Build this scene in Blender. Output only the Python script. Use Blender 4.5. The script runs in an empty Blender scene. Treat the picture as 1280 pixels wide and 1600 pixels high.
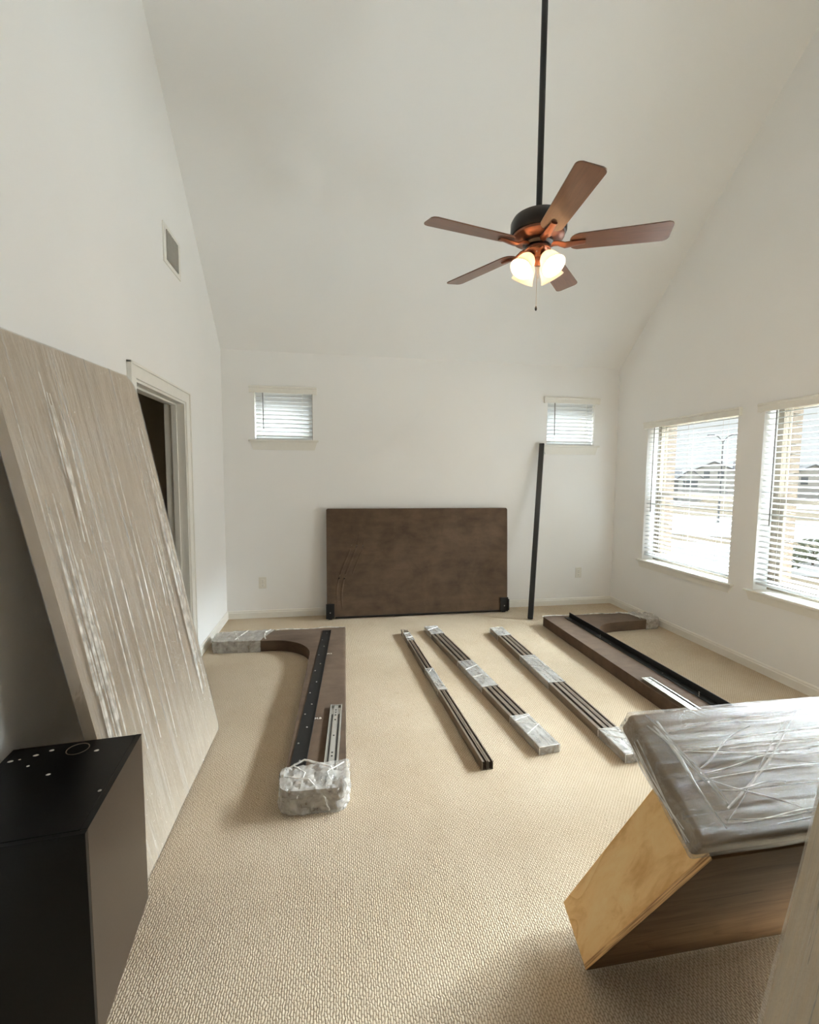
import bpy, bmesh, math, random
from mathutils import Vector, Matrix, noise as mnoise

# ------------------------------------------------------------------ scene, camera, light
scene = bpy.context.scene
C = scene.collection
random.seed(7)

ROOM_W, ROOM_D, SPRING, SLOPE = 4.3272, 4.8456, 2.7185, 0.8942
RIDGE_A, RIDGE_B, FRONT_Y = 2.50, 1.60, -1.0
RIDGE_Z = SPRING + SLOPE * (ROOM_D - RIDGE_A)
FRONT_Z = RIDGE_Z - SLOPE * (RIDGE_B - FRONT_Y)

cam_data = bpy.data.cameras.new('camera')
cam_data.sensor_fit = 'HORIZONTAL'
cam_data.sensor_width = 36.0
cam_data.lens = 711.9 / 1280 * 36.0
cam_data.clip_start = 0.02
cam_data.clip_end = 800
cam = bpy.data.objects.new('camera', cam_data)
C.objects.link(cam)
YAW, PITCH, ROLL = 0.1658, 0.0817, 0.0073
_f = Vector((math.sin(YAW) * math.cos(PITCH), math.cos(YAW) * math.cos(PITCH), -math.sin(PITCH)))
_r = Vector((math.cos(YAW), -math.sin(YAW), 0))
_u = _r.cross(_f)
_r2 = _r * math.cos(ROLL) + _u * math.sin(ROLL)
_u2 = -_r * math.sin(ROLL) + _u * math.cos(ROLL)
_m = Matrix((_r2, _u2, -_f)).transposed().to_4x4()
_m.translation = Vector((1.0887, 0.0, 1.5))
cam.matrix_world = _m
scene.camera = cam

world = bpy.data.worlds.new('overcast_sky')
scene.world = world
world.use_nodes = True
_bg = world.node_tree.nodes['Background']
_bg.inputs['Color'].default_value = (0.94, 0.97, 1.0, 1)
_bg.inputs['Strength'].default_value = 0.84

SUN_STRENGTH = 7.0
_s = bpy.data.lights.new('daylight', 'SUN')
_s.energy = SUN_STRENGTH
_s.angle = math.radians(110)
_s.color = (0.94, 0.97, 1.0)
sun = bpy.data.objects.new('daylight', _s)
C.objects.link(sun)
sun.rotation_euler = Vector((-1.0, -0.32, -0.62)).to_track_quat('-Z', 'Y').to_euler()
sun.location = (20, 8, 14)

# area lamps added out of view outside the windows to brighten the room
def fill_area(name, loc, aim, sx, sy, power, col):
    a = bpy.data.lights.new(name, 'AREA'); a.shape = 'RECTANGLE'; a.size = sx; a.size_y = sy
    a.energy = power; a.color = col
    o = bpy.data.objects.new(name, a); C.objects.link(o)
    o.location = loc
    o.rotation_euler = (Vector(aim) - Vector(loc)).to_track_quat('-Z', 'Y').to_euler()
    return o
fill_area('daylight_fill_right', (ROOM_W + 5.0, 5.6, 5.6), (ROOM_W, 3.3, 1.4), 8.5, 3.6, 25000.0, (0.84, 0.92, 1.0))
fill_area('daylight_fill_near', (ROOM_W + 0.75, 1.20, 0.75), (1.8, 3.4, 3.3), 1.1, 1.2, 118.0, (0.88, 0.94, 1.0))  # stands low outside the added window, aimed up to lift the ceiling
fill_area('daylight_fill_back', (2.2, ROOM_D + 3.0, 5.0), (2.2, ROOM_D, 2.1), 5.0, 1.6, 3000.0, (0.94, 0.97, 1.0))

vs = scene.view_settings
vs.view_transform = 'Standard'
vs.look = 'None'
vs.gamma = 1.0
vs.use_curve_mapping = False
vs.exposure = 0.26
scene.display_settings.display_device = 'sRGB'
cy = scene.cycles
cy.use_denoising = True
cy.max_bounces = 12
cy.diffuse_bounces = 10
cy.glossy_bounces = 4
cy.transmission_bounces = 8
cy.transparent_max_bounces = 24
cy.sample_clamp_indirect = 6.0
cy.caustics_reflective = False
cy.caustics_refractive = False

# ------------------------------------------------------------------ materials
def srgb(r, g, b):
    def f(c):
        c /= 255.0
        return c / 12.92 if c <= 0.04045 else ((c + 0.055) / 1.055) ** 2.4
    return (f(r), f(g), f(b), 1.0)

class NT:
    """small helper around a node tree"""
    def __init__(self, name):
        self.mat = bpy.data.materials.new(name)
        self.mat.use_nodes = True
        self.t = self.mat.node_tree
        self.p = self.t.nodes['Principled BSDF']
        self.out = self.t.nodes['Material Output']
    def n(self, kind, **kw):
        nd = self.t.nodes.new(kind)
        for k, v in kw.items():
            setattr(nd, k, v)
        return nd
    def l(self, a, b):
        self.t.links.new(a, b)
    def coords(self, scale=(1, 1, 1), rot=(0, 0, 0)):
        tc = self.n('ShaderNodeTexCoord')
        mp = self.n('ShaderNodeMapping')
        mp.inputs['Scale'].default_value = scale
        mp.inputs['Rotation'].default_value = rot
        self.l(tc.outputs['Object'], mp.inputs['Vector'])
        return mp.outputs['Vector']
    def noise(self, vec, scale, detail=3, rough=0.5, dist=0.0):
        t = self.n('ShaderNodeTexNoise')
        t.inputs['Scale'].default_value = scale
        t.inputs['Detail'].default_value = detail
        t.inputs['Roughness'].default_value = rough
        t.inputs['Distortion'].default_value = dist
        if vec is not None:
            self.l(vec, t.inputs['Vector'])
        return t.outputs['Fac']
    def ramp(self, fac, stops):
        r = self.n('ShaderNodeValToRGB')
        cr = r.color_ramp
        while len(cr.elements) < len(stops):
            cr.elements.new(0.5)
        for e, (pos, col) in zip(cr.elements, stops):
            e.position = pos
            e.color = col if len(col) == 4 else (*col, 1)
        self.l(fac, r.inputs['Fac'])
        return r.outputs['Color']
    def math(self, op, a, b=None, c=None, clamp=False):
        m = self.n('ShaderNodeMath', operation=op)
        m.use_clamp = clamp
        for i, v in enumerate((a, b, c)):
            if v is None:
                continue
            if isinstance(v, (int, float)):
                m.inputs[i].default_value = v
            else:
                self.l(v, m.inputs[i])
        return m.outputs[0]
    def bump(self, height, strength, dist=0.01):
        b = self.n('ShaderNodeBump')
        b.inputs['Strength'].default_value = strength
        b.inputs['Distance'].default_value = dist
        self.l(height, b.inputs['Height'])
        self.l(b.outputs['Normal'], self.p.inputs['Normal'])
        return b.outputs['Normal']
    def set(self, col=None, rough=None, metal=None, spec=None, coat=None):
        p = self.p
        if col is not None: p.inputs['Base Color'].default_value = col
        if rough is not None: p.inputs['Roughness'].default_value = rough
        if metal is not None: p.inputs['Metallic'].default_value = metal
        if spec is not None: p.inputs['Specular IOR Level'].default_value = spec
        if coat is not None: p.inputs['Coat Weight'].default_value = coat
        return self

M = {}

def simple(name, col, rough=0.5, metal=0.0, spec=0.5, grain=0.06, gscale=30.0, bump=0.0):
    t = NT(name).set(col, rough, metal, spec)
    v = t.coords()
    n = t.noise(v, gscale, 4)
    a = tuple(max(0, c * (1 - grain)) for c in col[:3]); b = tuple(min(1, c * (1 + grain)) for c in col[:3])
    t.l(t.ramp(n, [(0.3, a), (0.7, b)]), t.p.inputs['Base Color'])
    if bump:
        t.bump(t.noise(v, gscale * 4, 3), bump, 0.003)
    M[name] = t.mat
    return t.mat

def paint(name, col):
    t = NT(name).set(col, 0.75, 0, 0.25)
    v = t.coords()
    n = t.noise(v, 1.3, 2)
    t.l(t.ramp(n, [(0.3, tuple(c * 0.985 for c in col[:3])), (0.7, tuple(min(1, c * 1.015) for c in col[:3]))]), t.p.inputs['Base Color'])
    t.bump(t.noise(v, 110, 3, 0.6), 0.10, 0.004)
    M[name] = t.mat

paint('wall_paint', srgb(238, 237, 235))
paint('hall_paint_shaded', srgb(176, 168, 150))  # wall paint darkened, the hall's lack of light put into its colour
paint('ceiling_paint', srgb(238, 237, 235))
simple('trim_white', srgb(230, 227, 219), 0.42, grain=0.015)
simple('vinyl_almond', srgb(122, 112, 97), 0.45, grain=0.03)
t = NT('blind_white').set(srgb(236, 236, 233), 0.4, 0, 0.4)
tl = t.n('ShaderNodeBsdfTranslucent'); tl.inputs['Color'].default_value = (0.9, 0.9, 0.88, 1)
ms = t.n('ShaderNodeMixShader'); ms.inputs[0].default_value = 0.22
t.l(t.ramp(t.noise(t.coords(), 30, 3), [(0.3, srgb(214, 217, 219)), (0.7, srgb(219, 222, 224))]), t.p.inputs['Base Color'])
t.l(t.p.outputs[0], ms.inputs[1]); t.l(tl.outputs[0], ms.inputs[2]); t.l(ms.outputs[0], t.out.inputs['Surface'])
M['blind_white'] = t.mat
simple('cord_white', srgb(230, 228, 222), 0.7, grain=0.02)
simple('wand_grey', srgb(105, 102, 98), 0.3, grain=0.03)
simple('outlet_white', srgb(224, 220, 210), 0.35, grain=0.01)
simple('slot_dark', srgb(60, 55, 50), 0.5)
simple('black_metal', srgb(20, 19, 18), 0.55, 0.0, 0.35, grain=0.2, gscale=60)
simple('black_tube', srgb(22, 22, 21), 0.32, 0.0, 0.6, grain=0.2, gscale=40)
simple('rail_bronze', srgb(124, 111, 97), 0.34, 0.3, 0.6, grain=0.1, gscale=20)
simple('screw_steel', srgb(215, 212, 205), 0.25, 0.6)
simple('slide_steel', srgb(208, 206, 200), 0.22, 0.75, grain=0.04)
simple('slide_groove', srgb(28, 28, 28), 0.4)
simple('letter_white', srgb(238, 232, 220), 0.6, grain=0.02)
simple('fan_bronze', srgb(44, 36, 31), 0.38, 0.45, 0.5, grain=0.12)
simple('fan_copper', srgb(120, 74, 54), 0.32, 0.7, 0.5, grain=0.12)
simple('downrod_black', srgb(16, 15, 15), 0.4, 0.2)
simple('chain_brass', srgb(190, 170, 150), 0.35, 0.6)
simple('dust_white', srgb(205, 200, 192), 0.9)
simple('brick_tan', srgb(104, 92, 79), 0.85, grain=0.12, gscale=14)
simple('mortar', srgb(200, 190, 176), 0.9)
simple('ply_hidden', srgb(176, 140, 96), 0.7)
simple('siding_white', srgb(222, 222, 220), 0.7, grain=0.02)
simple('siding_grey', srgb(178, 180, 182), 0.7, grain=0.03)
simple('roof_shingle', srgb(150, 152, 156), 0.9, grain=0.12, gscale=6)
simple('house_glass', srgb(130, 136, 142), 0.2)
simple('garage_white', srgb(205, 205, 205), 0.6, grain=0.02)
simple('dormant_grass', srgb(150, 138, 116), 0.95, grain=0.12, gscale=3)
simple('concrete_road', srgb(176, 176, 175), 0.9, grain=0.05, gscale=1)
simple('lamp_pole', srgb(120, 122, 124), 0.5)
simple('shrub_green', srgb(120, 126, 104), 0.9, grain=0.25, gscale=8)
simple('bark', srgb(120, 108, 96), 0.9)

# carpet: rows of cream wool loops
t = NT('carpet').set(rough=0.95, spec=0.1)
tc = t.n('ShaderNodeTexCoord')
sep = t.n('ShaderNodeSeparateXYZ')
wob = t.n('ShaderNodeTexNoise'); wob.inputs['Scale'].default_value = 55; wob.inputs['Detail'].default_value = 3
t.l(tc.outputs['Object'], wob.inputs['Vector'])
t.l(tc.outputs['Object'], sep.inputs[0])
wx = t.math('MULTIPLY_ADD', wob.outputs['Fac'], 0.013, sep.outputs['X'])
wy = t.math('MULTIPLY_ADD', wob.outputs['Fac'], 0.020, sep.outputs['Y'])
col_id = t.math('FLOOR', t.math('DIVIDE', wx, 0.0078))
par = t.math('MODULO', t.math('ABSOLUTE', col_id), 2.0)
fx = t.math('ABSOLUTE', t.math('SINE', t.math('MULTIPLY', wx, math.pi / 0.0078)))
ph = t.math('MULTIPLY_ADD', par, 0.5, t.math('DIVIDE', wy, 0.017))
fy = t.math('ABSOLUTE', t.math('SINE', t.math('MULTIPLY', ph, math.pi)))
loop = t.math('MULTIPLY', t.math('POWER', fx, 0.6), t.math('POWER', fy, 0.55))
fine = t.noise(tc.outputs['Object'], 420, 2)
hgt = t.math('ADD', t.math('MULTIPLY', loop, 0.85), t.math('MULTIPLY', fine, 0.15))
c1 = t.ramp(loop, [(0.0, srgb(136, 120, 101)), (0.42, srgb(188, 173, 153)), (1.0, srgb(208, 194, 174))])  # gaps between loops darkened, their shade put into the colour
vari = t.noise(tc.outputs['Object'], 1.7, 4, 0.6)
tint = t.ramp(vari, [(0.25, srgb(237, 231, 221)), (0.75, srgb(255, 254, 250))])
mx = t.n('ShaderNodeMix', data_type='RGBA', blend_type='MULTIPLY')
mx.inputs[0].default_value = 1.0
t.l(c1, mx.inputs[6]); t.l(tint, mx.inputs[7])
t.l(mx.outputs[2], t.p.inputs['Base Color'])
t.bump(hgt, 0.6, 0.0045)
M['carpet'] = t.mat

# suede-like upholstery
def suede(name, dark, light, fine=180):
    t = NT(name).set(rough=0.85, spec=0.2)
    v = t.coords()
    n1 = t.noise(v, 3.2, 5, 0.65, 0.4)
    n2 = t.noise(t.coords((0.35, 1, 1)), 14, 4, 0.6)
    m = t.math('ADD', t.math('MULTIPLY', n1, 0.65), t.math('MULTIPLY', n2, 0.35))
    t.l(t.ramp(m, [(0.28, dark), (0.70, light)]), t.p.inputs['Base Color'])
    t.bump(t.noise(v, fine, 3), 0.25, 0.002)
    t.p.inputs['Sheen Weight'].default_value = 0.10
    t.p.inputs['Sheen Roughness'].default_value = 0.5
    t.p.inputs['Sheen Tint'].default_value = (0.5, 0.42, 0.34, 1)
    M[name] = t.mat
suede('brown_suede', srgb(62, 48, 38), srgb(100, 82, 66))
suede('taupe_fabric', srgb(184, 167, 145), srgb(203, 188, 167))
suede('pale_fabric', srgb(206, 188, 160), srgb(224, 207, 180))
suede('drawer_fabric', srgb(108, 91, 71), srgb(146, 127, 102), 90)

# black laminate
t = NT('black_laminate').set(srgb(8, 8, 8), 0.34, 0, 0.2)
t.l(t.ramp(t.noise(t.coords(), 90, 3), [(0.3, srgb(6, 6, 6)), (0.7, srgb(10, 10, 9))]), t.p.inputs['Base Color'])
t.l(t.ramp(t.noise(t.coords(), 3, 3), [(0.3, (0.31, 0.31, 0.31)), (0.7, (0.37, 0.37, 0.37))]), t.p.inputs['Roughness'])
M['black_laminate'] = t.mat
t = NT('laminate_lit_side').set(srgb(62, 54, 48), 0.36, 0, 0.6)  # black laminate lightened, window light put into this side's colour
t.l(t.ramp(t.noise(t.coords(), 160, 2), [(0.3, srgb(56, 44, 35)), (0.7, srgb(64, 51, 41))]), t.p.inputs['Base Color'])
M['laminate_lit_side'] = t.mat

# walnut fan blade
t = NT('blade_walnut').set(rough=0.36, spec=0.5, coat=0.1)
v = t.coords((1.2, 14, 14))
t.l(t.ramp(t.noise(v, 5, 5, 0.6, 0.6), [(0.3, srgb(84, 54, 37)), (0.7, srgb(104, 68, 46))]), t.p.inputs['Base Color'])
M['blade_walnut'] = t.mat

# plywood; grain axis runs along the low-scale axis
def plywood(name, scale, a, b, c):
    t = NT(name).set(rough=0.78, spec=0.15)
    v = t.coords(scale)
    n = t.noise(v, 1.6, 7, 0.6, 1.6)
    band = t.math('FRACT', t.math('MULTIPLY', t.noise(v, 0.55, 2, 0.5, 0.8), 9.0))
    line = t.math('POWER', band, 5.0)
    m = t.math('SUBTRACT', t.math('ADD', t.math('MULTIPLY', n, 0.75), 0.12), t.math('MULTIPLY', line, 0.16))
    fine = t.noise(t.coords(tuple(q * 14 for q in scale)), 1.0, 3, 0.6)
    m = t.math('ADD', m, t.math('MULTIPLY', t.math('SUBTRACT', fine, 0.5), 0.16))
    col = t.ramp(m, [(0.26, a), (0.48, b), (0.68, c)])
    vo = t.n('ShaderNodeTexVoronoi'); vo.inputs['Scale'].default_value = 0.75
    t.l(v, vo.inputs['Vector'])
    kn = t.ramp(vo.outputs['Distance'], [(0.03, tuple(q * 0.38 for q in a[:3])), (0.085, (1, 1, 1))])
    mx = t.n('ShaderNodeMix', data_type='RGBA', blend_type='MULTIPLY'); mx.inputs[0].default_value = 0.6
    t.l(col, mx.inputs[6]); t.l(kn, mx.inputs[7])
    t.l(mx.outputs[2], t.p.inputs['Base Color'])
    M[name] = t.mat
plywood('plywood_long', (8, 8, 1.6), srgb(222, 170, 108), srgb(250, 210, 150), srgb(255, 224, 170))
plywood('plywood_wide', (1.4, 8, 8), srgb(84, 62, 42), srgb(104, 80, 56), srgb(118, 92, 66))  # browner veneer, darkened further with the underside's shade in its colour
t = NT('plywood_edge').set(rough=0.7)
t.l(t.ramp(t.noise(t.coords((6, 340, 6)), 1.0, 2), [(0.35, srgb(150, 104, 62)), (0.6, srgb(226, 182, 124))]), t.p.inputs['Base Color'])
M['plywood_edge'] = t.mat

# stretch film: clear where it lies flat, milky where it is gathered
def film(name, scale, base, top, lo, hi, rough=0.16, detail=6, tint=(0.92, 0.895, 0.85), bump=0.6, seedrot=(0, 0, 0), gloss=0.13):
    t = NT(name)
    v = t.coords(scale, seedrot)
    n1 = t.noise(v, 1.0, detail, 0.62, 0.35)
    n2 = t.noise(t.coords(tuple(s * 0.22 for s in scale)), 1.0, 3, 0.5)
    m = t.math('ADD', t.math('MULTIPLY', n1, 0.7), t.math('MULTIPLY', n2, 0.3))
    mr = t.n('ShaderNodeMapRange')
    t.l(m, mr.inputs['Value'])
    mr.inputs['From Min'].default_value = lo; mr.inputs['From Max'].default_value = hi
    mr.inputs['To Min'].default_value = base; mr.inputs['To Max'].default_value = top
    t.set((*tint, 1), rough, 0, 0.6)
    nrm = t.bump(t.math('ADD', n1, t.math('MULTIPLY', t.noise(t.coords(tuple(q * 3.1 for q in scale), seedrot), 1.0, 3), 0.35)), bump, 0.018)
    for lk in list(t.p.inputs['Normal'].links): t.t.links.remove(lk)
    tr = t.n('ShaderNodeBsdfTransparent')
    gl = t.n('ShaderNodeBsdfGlossy'); gl.inputs['Roughness'].default_value = rough
    t.l(nrm, gl.inputs['Normal'])
    lw = t.n('ShaderNodeLayerWeight'); lw.inputs['Blend'].default_value = 0.5
    t.l(nrm, lw.inputs['Normal'])
    refl = t.math('MULTIPLY_ADD', t.math('POWER', lw.outputs['Facing'], 3.5), 0.55, gloss)
    m1 = t.n('ShaderNodeMixShader')
    t.l(refl, m1.inputs[0]); t.l(tr.outputs[0], m1.inputs[1]); t.l(gl.outputs[0], m1.inputs[2])
    m2 = t.n('ShaderNodeMixShader')
    t.l(mr.outputs[0], m2.inputs[0]); t.l(m1.outputs[0], m2.inputs[1]); t.l(t.p.outputs[0], m2.inputs[2])
    t.l(m2.outputs[0], t.out.inputs['Surface'])
    M[name] = t.mat
film('film_warm', (3, 60, 1.2), 0.05, 0.55, 0.46, 0.76, 0.25, tint=(0.90, 0.86, 0.79), bump=0.5)
film('film_vertical', (3, 85, 1.1), 0.04, 0.62, 0.50, 0.78, 0.11, tint=(0.92, 0.91, 0.89), bump=1.0)
film('film_wide', (3, 60, 46), 0.05, 0.62, 0.48, 0.76, 0.2, bump=0.8, gloss=0.06)
film('film_small', (26, 9, 26), 0.22, 0.56, 0.38, 0.78, 0.2, 3, bump=0.9)
film('film_crumple', (17, 11, 15), 0.22, 0.60, 0.36, 0.74, 0.14, 3, (0.93, 0.89, 0.83), bump=1.0)
t = NT('film_fold').set((0.90, 0.875, 0.83, 1), 0.2, 0, 0.6)
tr = t.n('ShaderNodeBsdfTransparent'); ms = t.n('ShaderNodeMixShader'); 
fn = t.ramp(t.noise(t.coords(), 24, 3), [(0.3, (0.3, 0.3, 0.3)), (0.65, (0.85, 0.85, 0.85))])
t.l(fn, ms.inputs[0]); t.l(tr.outputs[0], ms.inputs[1]); t.l(t.p.outputs[0], ms.inputs[2]); t.l(ms.outputs[0], t.out.inputs['Surface'])
M['film_fold'] = t.mat

# window glass
t = NT('window_glass')
tr = t.n('ShaderNodeBsdfTransparent'); tr.inputs['Color'].default_value = (0.96, 0.98, 0.97, 1)
gl = t.n('ShaderNodeBsdfGlossy'); gl.inputs['Roughness'].default_value = 0.02
lw = t.n('ShaderNodeLayerWeight'); lw.inputs['Blend'].default_value = 0.5
ms = t.n('ShaderNodeMixShader')
t.l(t.math('MULTIPLY_ADD', t.math('POWER', lw.outputs['Facing'], 4.0), 0.45, 0.03), ms.inputs[0]); t.l(tr.outputs[0], ms.inputs[1]); t.l(gl.outputs[0], ms.inputs[2]); t.l(ms.outputs[0], t.out.inputs['Surface'])
M['window_glass'] = t.mat

# frosted lamp glass and bulb
t = NT('frosted_glass').set((0.95, 0.90, 0.82, 1), 0.35, 0, 0.5)
tl = t.n('ShaderNodeBsdfTranslucent'); tl.inputs['Color'].default_value = (0.98, 0.92, 0.82, 1)
ms = t.n('ShaderNodeMixShader'); ms.inputs[0].default_value = 0.6
n = t.noise(t.coords(), 60, 2)
t.l(t.ramp(n, [(0.3, (0.93, 0.88, 0.80)), (0.7, (0.97, 0.93, 0.86))]), t.p.inputs['Base Color'])
t.l(t.p.outputs[0], ms.inputs[1]); t.l(tl.outputs[0], ms.inputs[2]); t.l(ms.outputs[0], t.out.inputs['Surface'])
M['frosted_glass'] = t.mat
t = NT('bulb_glow').set((1, 1, 1, 1))
t.p.inputs['Emission Color'].default_value = (1.0, 0.70, 0.45, 1)
t.p.inputs['Emission Strength'].default_value = 240.0
M['bulb_glow'] = t.mat

# ------------------------------------------------------------------ mesh helpers
def obj(name, bm, mat, parent=None, smooth=None, loc=None, rot=None):
    bmesh.ops.recalc_face_normals(bm, faces=bm.faces)
    me = bpy.data.meshes.new(name)
    bm.to_mesh(me); bm.free()
    if smooth is not None:
        for p in me.polygons: p.use_smooth = True
        me.set_sharp_from_angle(angle=math.radians(smooth))
    me.materials.append(M[mat] if isinstance(mat, str) else mat)
    o = bpy.data.objects.new(name, me)
    C.objects.link(o)
    if parent is not None: o.parent = parent
    if loc is not None: o.location = loc
    if rot is not None: o.rotation_euler = rot
    return o

def tag(o, label=None, cat=None, group=None, kind=None):
    if label: o['label'] = label
    if cat: o['category'] = cat
    if group: o['group'] = group
    if kind: o['kind'] = kind
    return o

def thing(name, label, cat, loc=(0, 0, 0), rot=(0, 0, 0), group=None):
    o = bpy.data.objects.new(name, None)
    o.empty_display_size = 0.1
    C.objects.link(o)
    o.location = loc; o.rotation_euler = rot
    return tag(o, label, cat, group)

def struct_root(name, label, loc=(0, 0, 0)):
    o = bpy.data.objects.new(name, None)
    C.objects.link(o); o.location = loc
    return tag(o, label, kind='structure')

def copy_part(src, parent, loc, rot=None):
    o = src.copy(); C.objects.link(o); o.parent = parent; o.location = loc
    if rot is not None: o.rotation_euler = rot
    return o

def box(bm, x0, x1, y0, y1, z0, z1):
    v = [bm.verts.new(p) for p in ((x0, y0, z0), (x1, y0, z0), (x1, y1, z0), (x0, y1, z0), (x0, y0, z1), (x1, y0, z1), (x1, y1, z1), (x0, y1, z1))]
    for f in ((0, 3, 2, 1), (4, 5, 6, 7), (0, 1, 5, 4), (1, 2, 6, 5), (2, 3, 7, 6), (3, 0, 4, 7)):
        bm.faces.new([v[i] for i in f])
    return bm

def bbox(x0, x1, y0, y1, z0, z1, bevel=0.0, seg=2):
    bm = bmesh.new(); box(bm, x0, x1, y0, y1, z0, z1)
    if bevel:
        bmesh.ops.bevel(bm, geom=bm.edges[:], offset=bevel, segments=seg, profile=0.5, affect='EDGES', clamp_overlap=True)
    return bm

def prism(pts, axis, a, b):
    """2-D outline extruded between a and b along axis (0,1,2)"""
    bm = bmesh.new()
    def mk(p, h):
        q = [0, 0, 0]; o = [i for i in range(3) if i != axis]
        q[o[0]], q[o[1]], q[axis] = p[0], p[1], h
        return bm.verts.new(q)
    lo = [mk(p, a) for p in pts]; hi = [mk(p, b) for p in pts]
    n = len(pts)
    bm.faces.new(lo); bm.faces.new(hi)
    for i in range(n):
        bm.faces.new((lo[i], lo[(i + 1) % n], hi[(i + 1) % n], hi[i]))
    return bm

def lathe(profile, seg=32, bm=None, mat=None):
    bm = bm or bmesh.new()
    rings = []
    for r, z in profile:
        if r < 1e-6:
            rings.append([bm.verts.new((0, 0, z))])
        else:
            rings.append([bm.verts.new((r * math.cos(2 * math.pi * k / seg), r * math.sin(2 * math.pi * k / seg), z)) for k in range(seg)])
    for a, b in zip(rings, rings[1:]):
        for k in range(seg):
            k2 = (k + 1) % seg
            if len(a) == 1 and len(b) == 1: continue
            if len(a) == 1: bm.faces.new((a[0], b[k], b[k2]))
            elif len(b) == 1: bm.faces.new((a[k], a[k2], b[0]))
            else: bm.faces.new((a[k], a[k2], b[k2], b[k]))
    if mat is not None:
        bmesh.ops.transform(bm, matrix=mat, verts=bm.verts)
    return bm

def tube(pts, r, seg=8, bm=None):
    bm = bm or bmesh.new()
    pts = [Vector(p) for p in pts]
    rings = []
    prev = None
    for i, p in enumerate(pts):
        d = (pts[min(i + 1, len(pts) - 1)] - pts[max(i - 1, 0)]).normalized()
        up = Vector((0, 0, 1)) if abs(d.z) < 0.95 else Vector((1, 0, 0))
        a = d.cross(up).normalized(); b = a.cross(d)
        rr = r[i] if isinstance(r, (list, tuple)) else r
        rings.append([bm.verts.new(p + (a * math.cos(2 * math.pi * k / seg) + b * math.sin(2 * math.pi * k / seg)) * rr) for k in range(seg)])
    for q, w in zip(rings, rings[1:]):
        for k in range(seg):
            bm.faces.new((q[k], q[(k + 1) % seg], w[(k + 1) % seg], w[k]))
    bm.faces.new(rings[0]); bm.faces.new(rings[-1])
    return bm

def rounded_poly(pts, radii, seg=8):
    """round the corners of a 2-D outline"""
    out = []
    n = len(pts)
    for i, (p, r) in enumerate(zip(pts, radii)):
        p = Vector(p); a = (Vector(pts[i - 1]) - p); b = (Vector(pts[(i + 1) % n]) - p)
        if r <= 0:
            out.append(tuple(p)); continue
        a.normalize(); b.normalize()
        ang = a.angle(b)
        d = r / math.tan(ang / 2)
        s, e = p + a * d, p + b * d
        cen = p + (a + b).normalized() * (r / math.sin(ang / 2))
        v0, v1 = s - cen, e - cen
        t0 = math.atan2(v0.y, v0.x); t1 = math.atan2(v1.y, v1.x)
        dt = (t1 - t0 + math.pi) % (2 * math.pi) - math.pi
        for k in range(seg + 1):
            th = t0 + dt * k / seg
            out.append((cen.x + r * math.cos(th), cen.y + r * math.sin(th)))
    return out

def soft_prism(pts, axis, a, b, bevel, seg=3):
    """outline extruded, with the rims rounded over"""
    bm = prism(pts, axis, a, b)
    rim = [e for e in bm.edges if abs(e.verts[0].co[axis] - e.verts[1].co[axis]) < 1e-9]
    bmesh.ops.bevel(bm, geom=rim, offset=bevel, segments=seg, profile=0.5, affect='EDGES', clamp_overlap=True)
    return bm

def dense_box(x0, x1, y0, y1, z0, z1, step, bevel=0.01, amp=0.0, freq=6.0, stretch=(1, 1, 1), seed=0.0):
    """a box cut into a grid, rims rounded, surface pushed about by noise"""
    bm = bmesh.new(); box(bm, x0, x1, y0, y1, z0, z1)
    if bevel:
        bmesh.ops.bevel(bm, geom=bm.edges[:], offset=bevel, segments=2, profile=0.5, affect='EDGES', clamp_overlap=True)
    for ax, (a, b) in enumerate(((x0, x1), (y0, y1), (z0, z1))):
        n = int((b - a) / step)
        for k in range(1, n):
            co = [0, 0, 0]; no = [0, 0, 0]; co[ax] = a + (b - a) * k / n; no[ax] = 1
            bmesh.ops.bisect_plane(bm, geom=bm.verts[:] + bm.edges[:] + bm.faces[:], plane_co=co, plane_no=no)
    if amp:
        bm.normal_update()
        for v in bm.verts:
            q = Vector((v.co.x * stretch[0], v.co.y * stretch[1], v.co.z * stretch[2])) * freq + Vector((seed, seed * 1.7, 0))
            v.co += v.normal * amp * (mnoise.noise(q) + 0.5 * mnoise.noise(q * 2.3))
    return bm

def grid_wall(us, vs_, holes, place, top=None):
    """front faces of a wall over breakpoints us x vs_, leaving out holes, later extruded. top: outline points above the last v"""
    bm = bmesh.new()
    g = {(i, j): bm.verts.new(place(u, v)) for i, u in enumerate(us) for j, v in enumerate(vs_)}
    for i in range(len(us) - 1):
        for j in range(len(vs_) - 1):
            cu, cv = (us[i] + us[i + 1]) / 2, (vs_[j] + vs_[j + 1]) / 2
            if any(a < cu < b and c < cv < d for a, b, c, d in holes): continue
            bm.faces.new((g[i, j], g[i + 1, j], g[i + 1, j + 1], g[i, j + 1]))
    if top:
        row = [g[i, len(vs_) - 1] for i in range(len(us))]
        bm.faces.new(row + [bm.verts.new(place(u, v)) for u, v in top])
    return bm

def thicken(bm, vec):
    r = bmesh.ops.extrude_face_region(bm, geom=bm.faces[:])
    bmesh.ops.translate(bm, vec=vec, verts=[e for e in r['geom'] if isinstance(e, bmesh.types.BMVert)])
    return bm

# ------------------------------------------------------------------ room shell
W, D = ROOM_W, ROOM_D
WT = 0.30                                   # outer wall thickness
DOOR = (2.785, 3.665, 2.025)                # opening in the left wall
RW = [(3.250, 4.325), (1.945, 3.020), (0.765, 1.715)]       # right-hand windows (y ranges); the nearest, out of view, is added for daylight
RZ = (0.615, 2.060)
BW = [(0.308, 0.882), (3.455, 4.032)]       # back windows (x ranges)
BZ = (1.838, 2.375)

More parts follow.
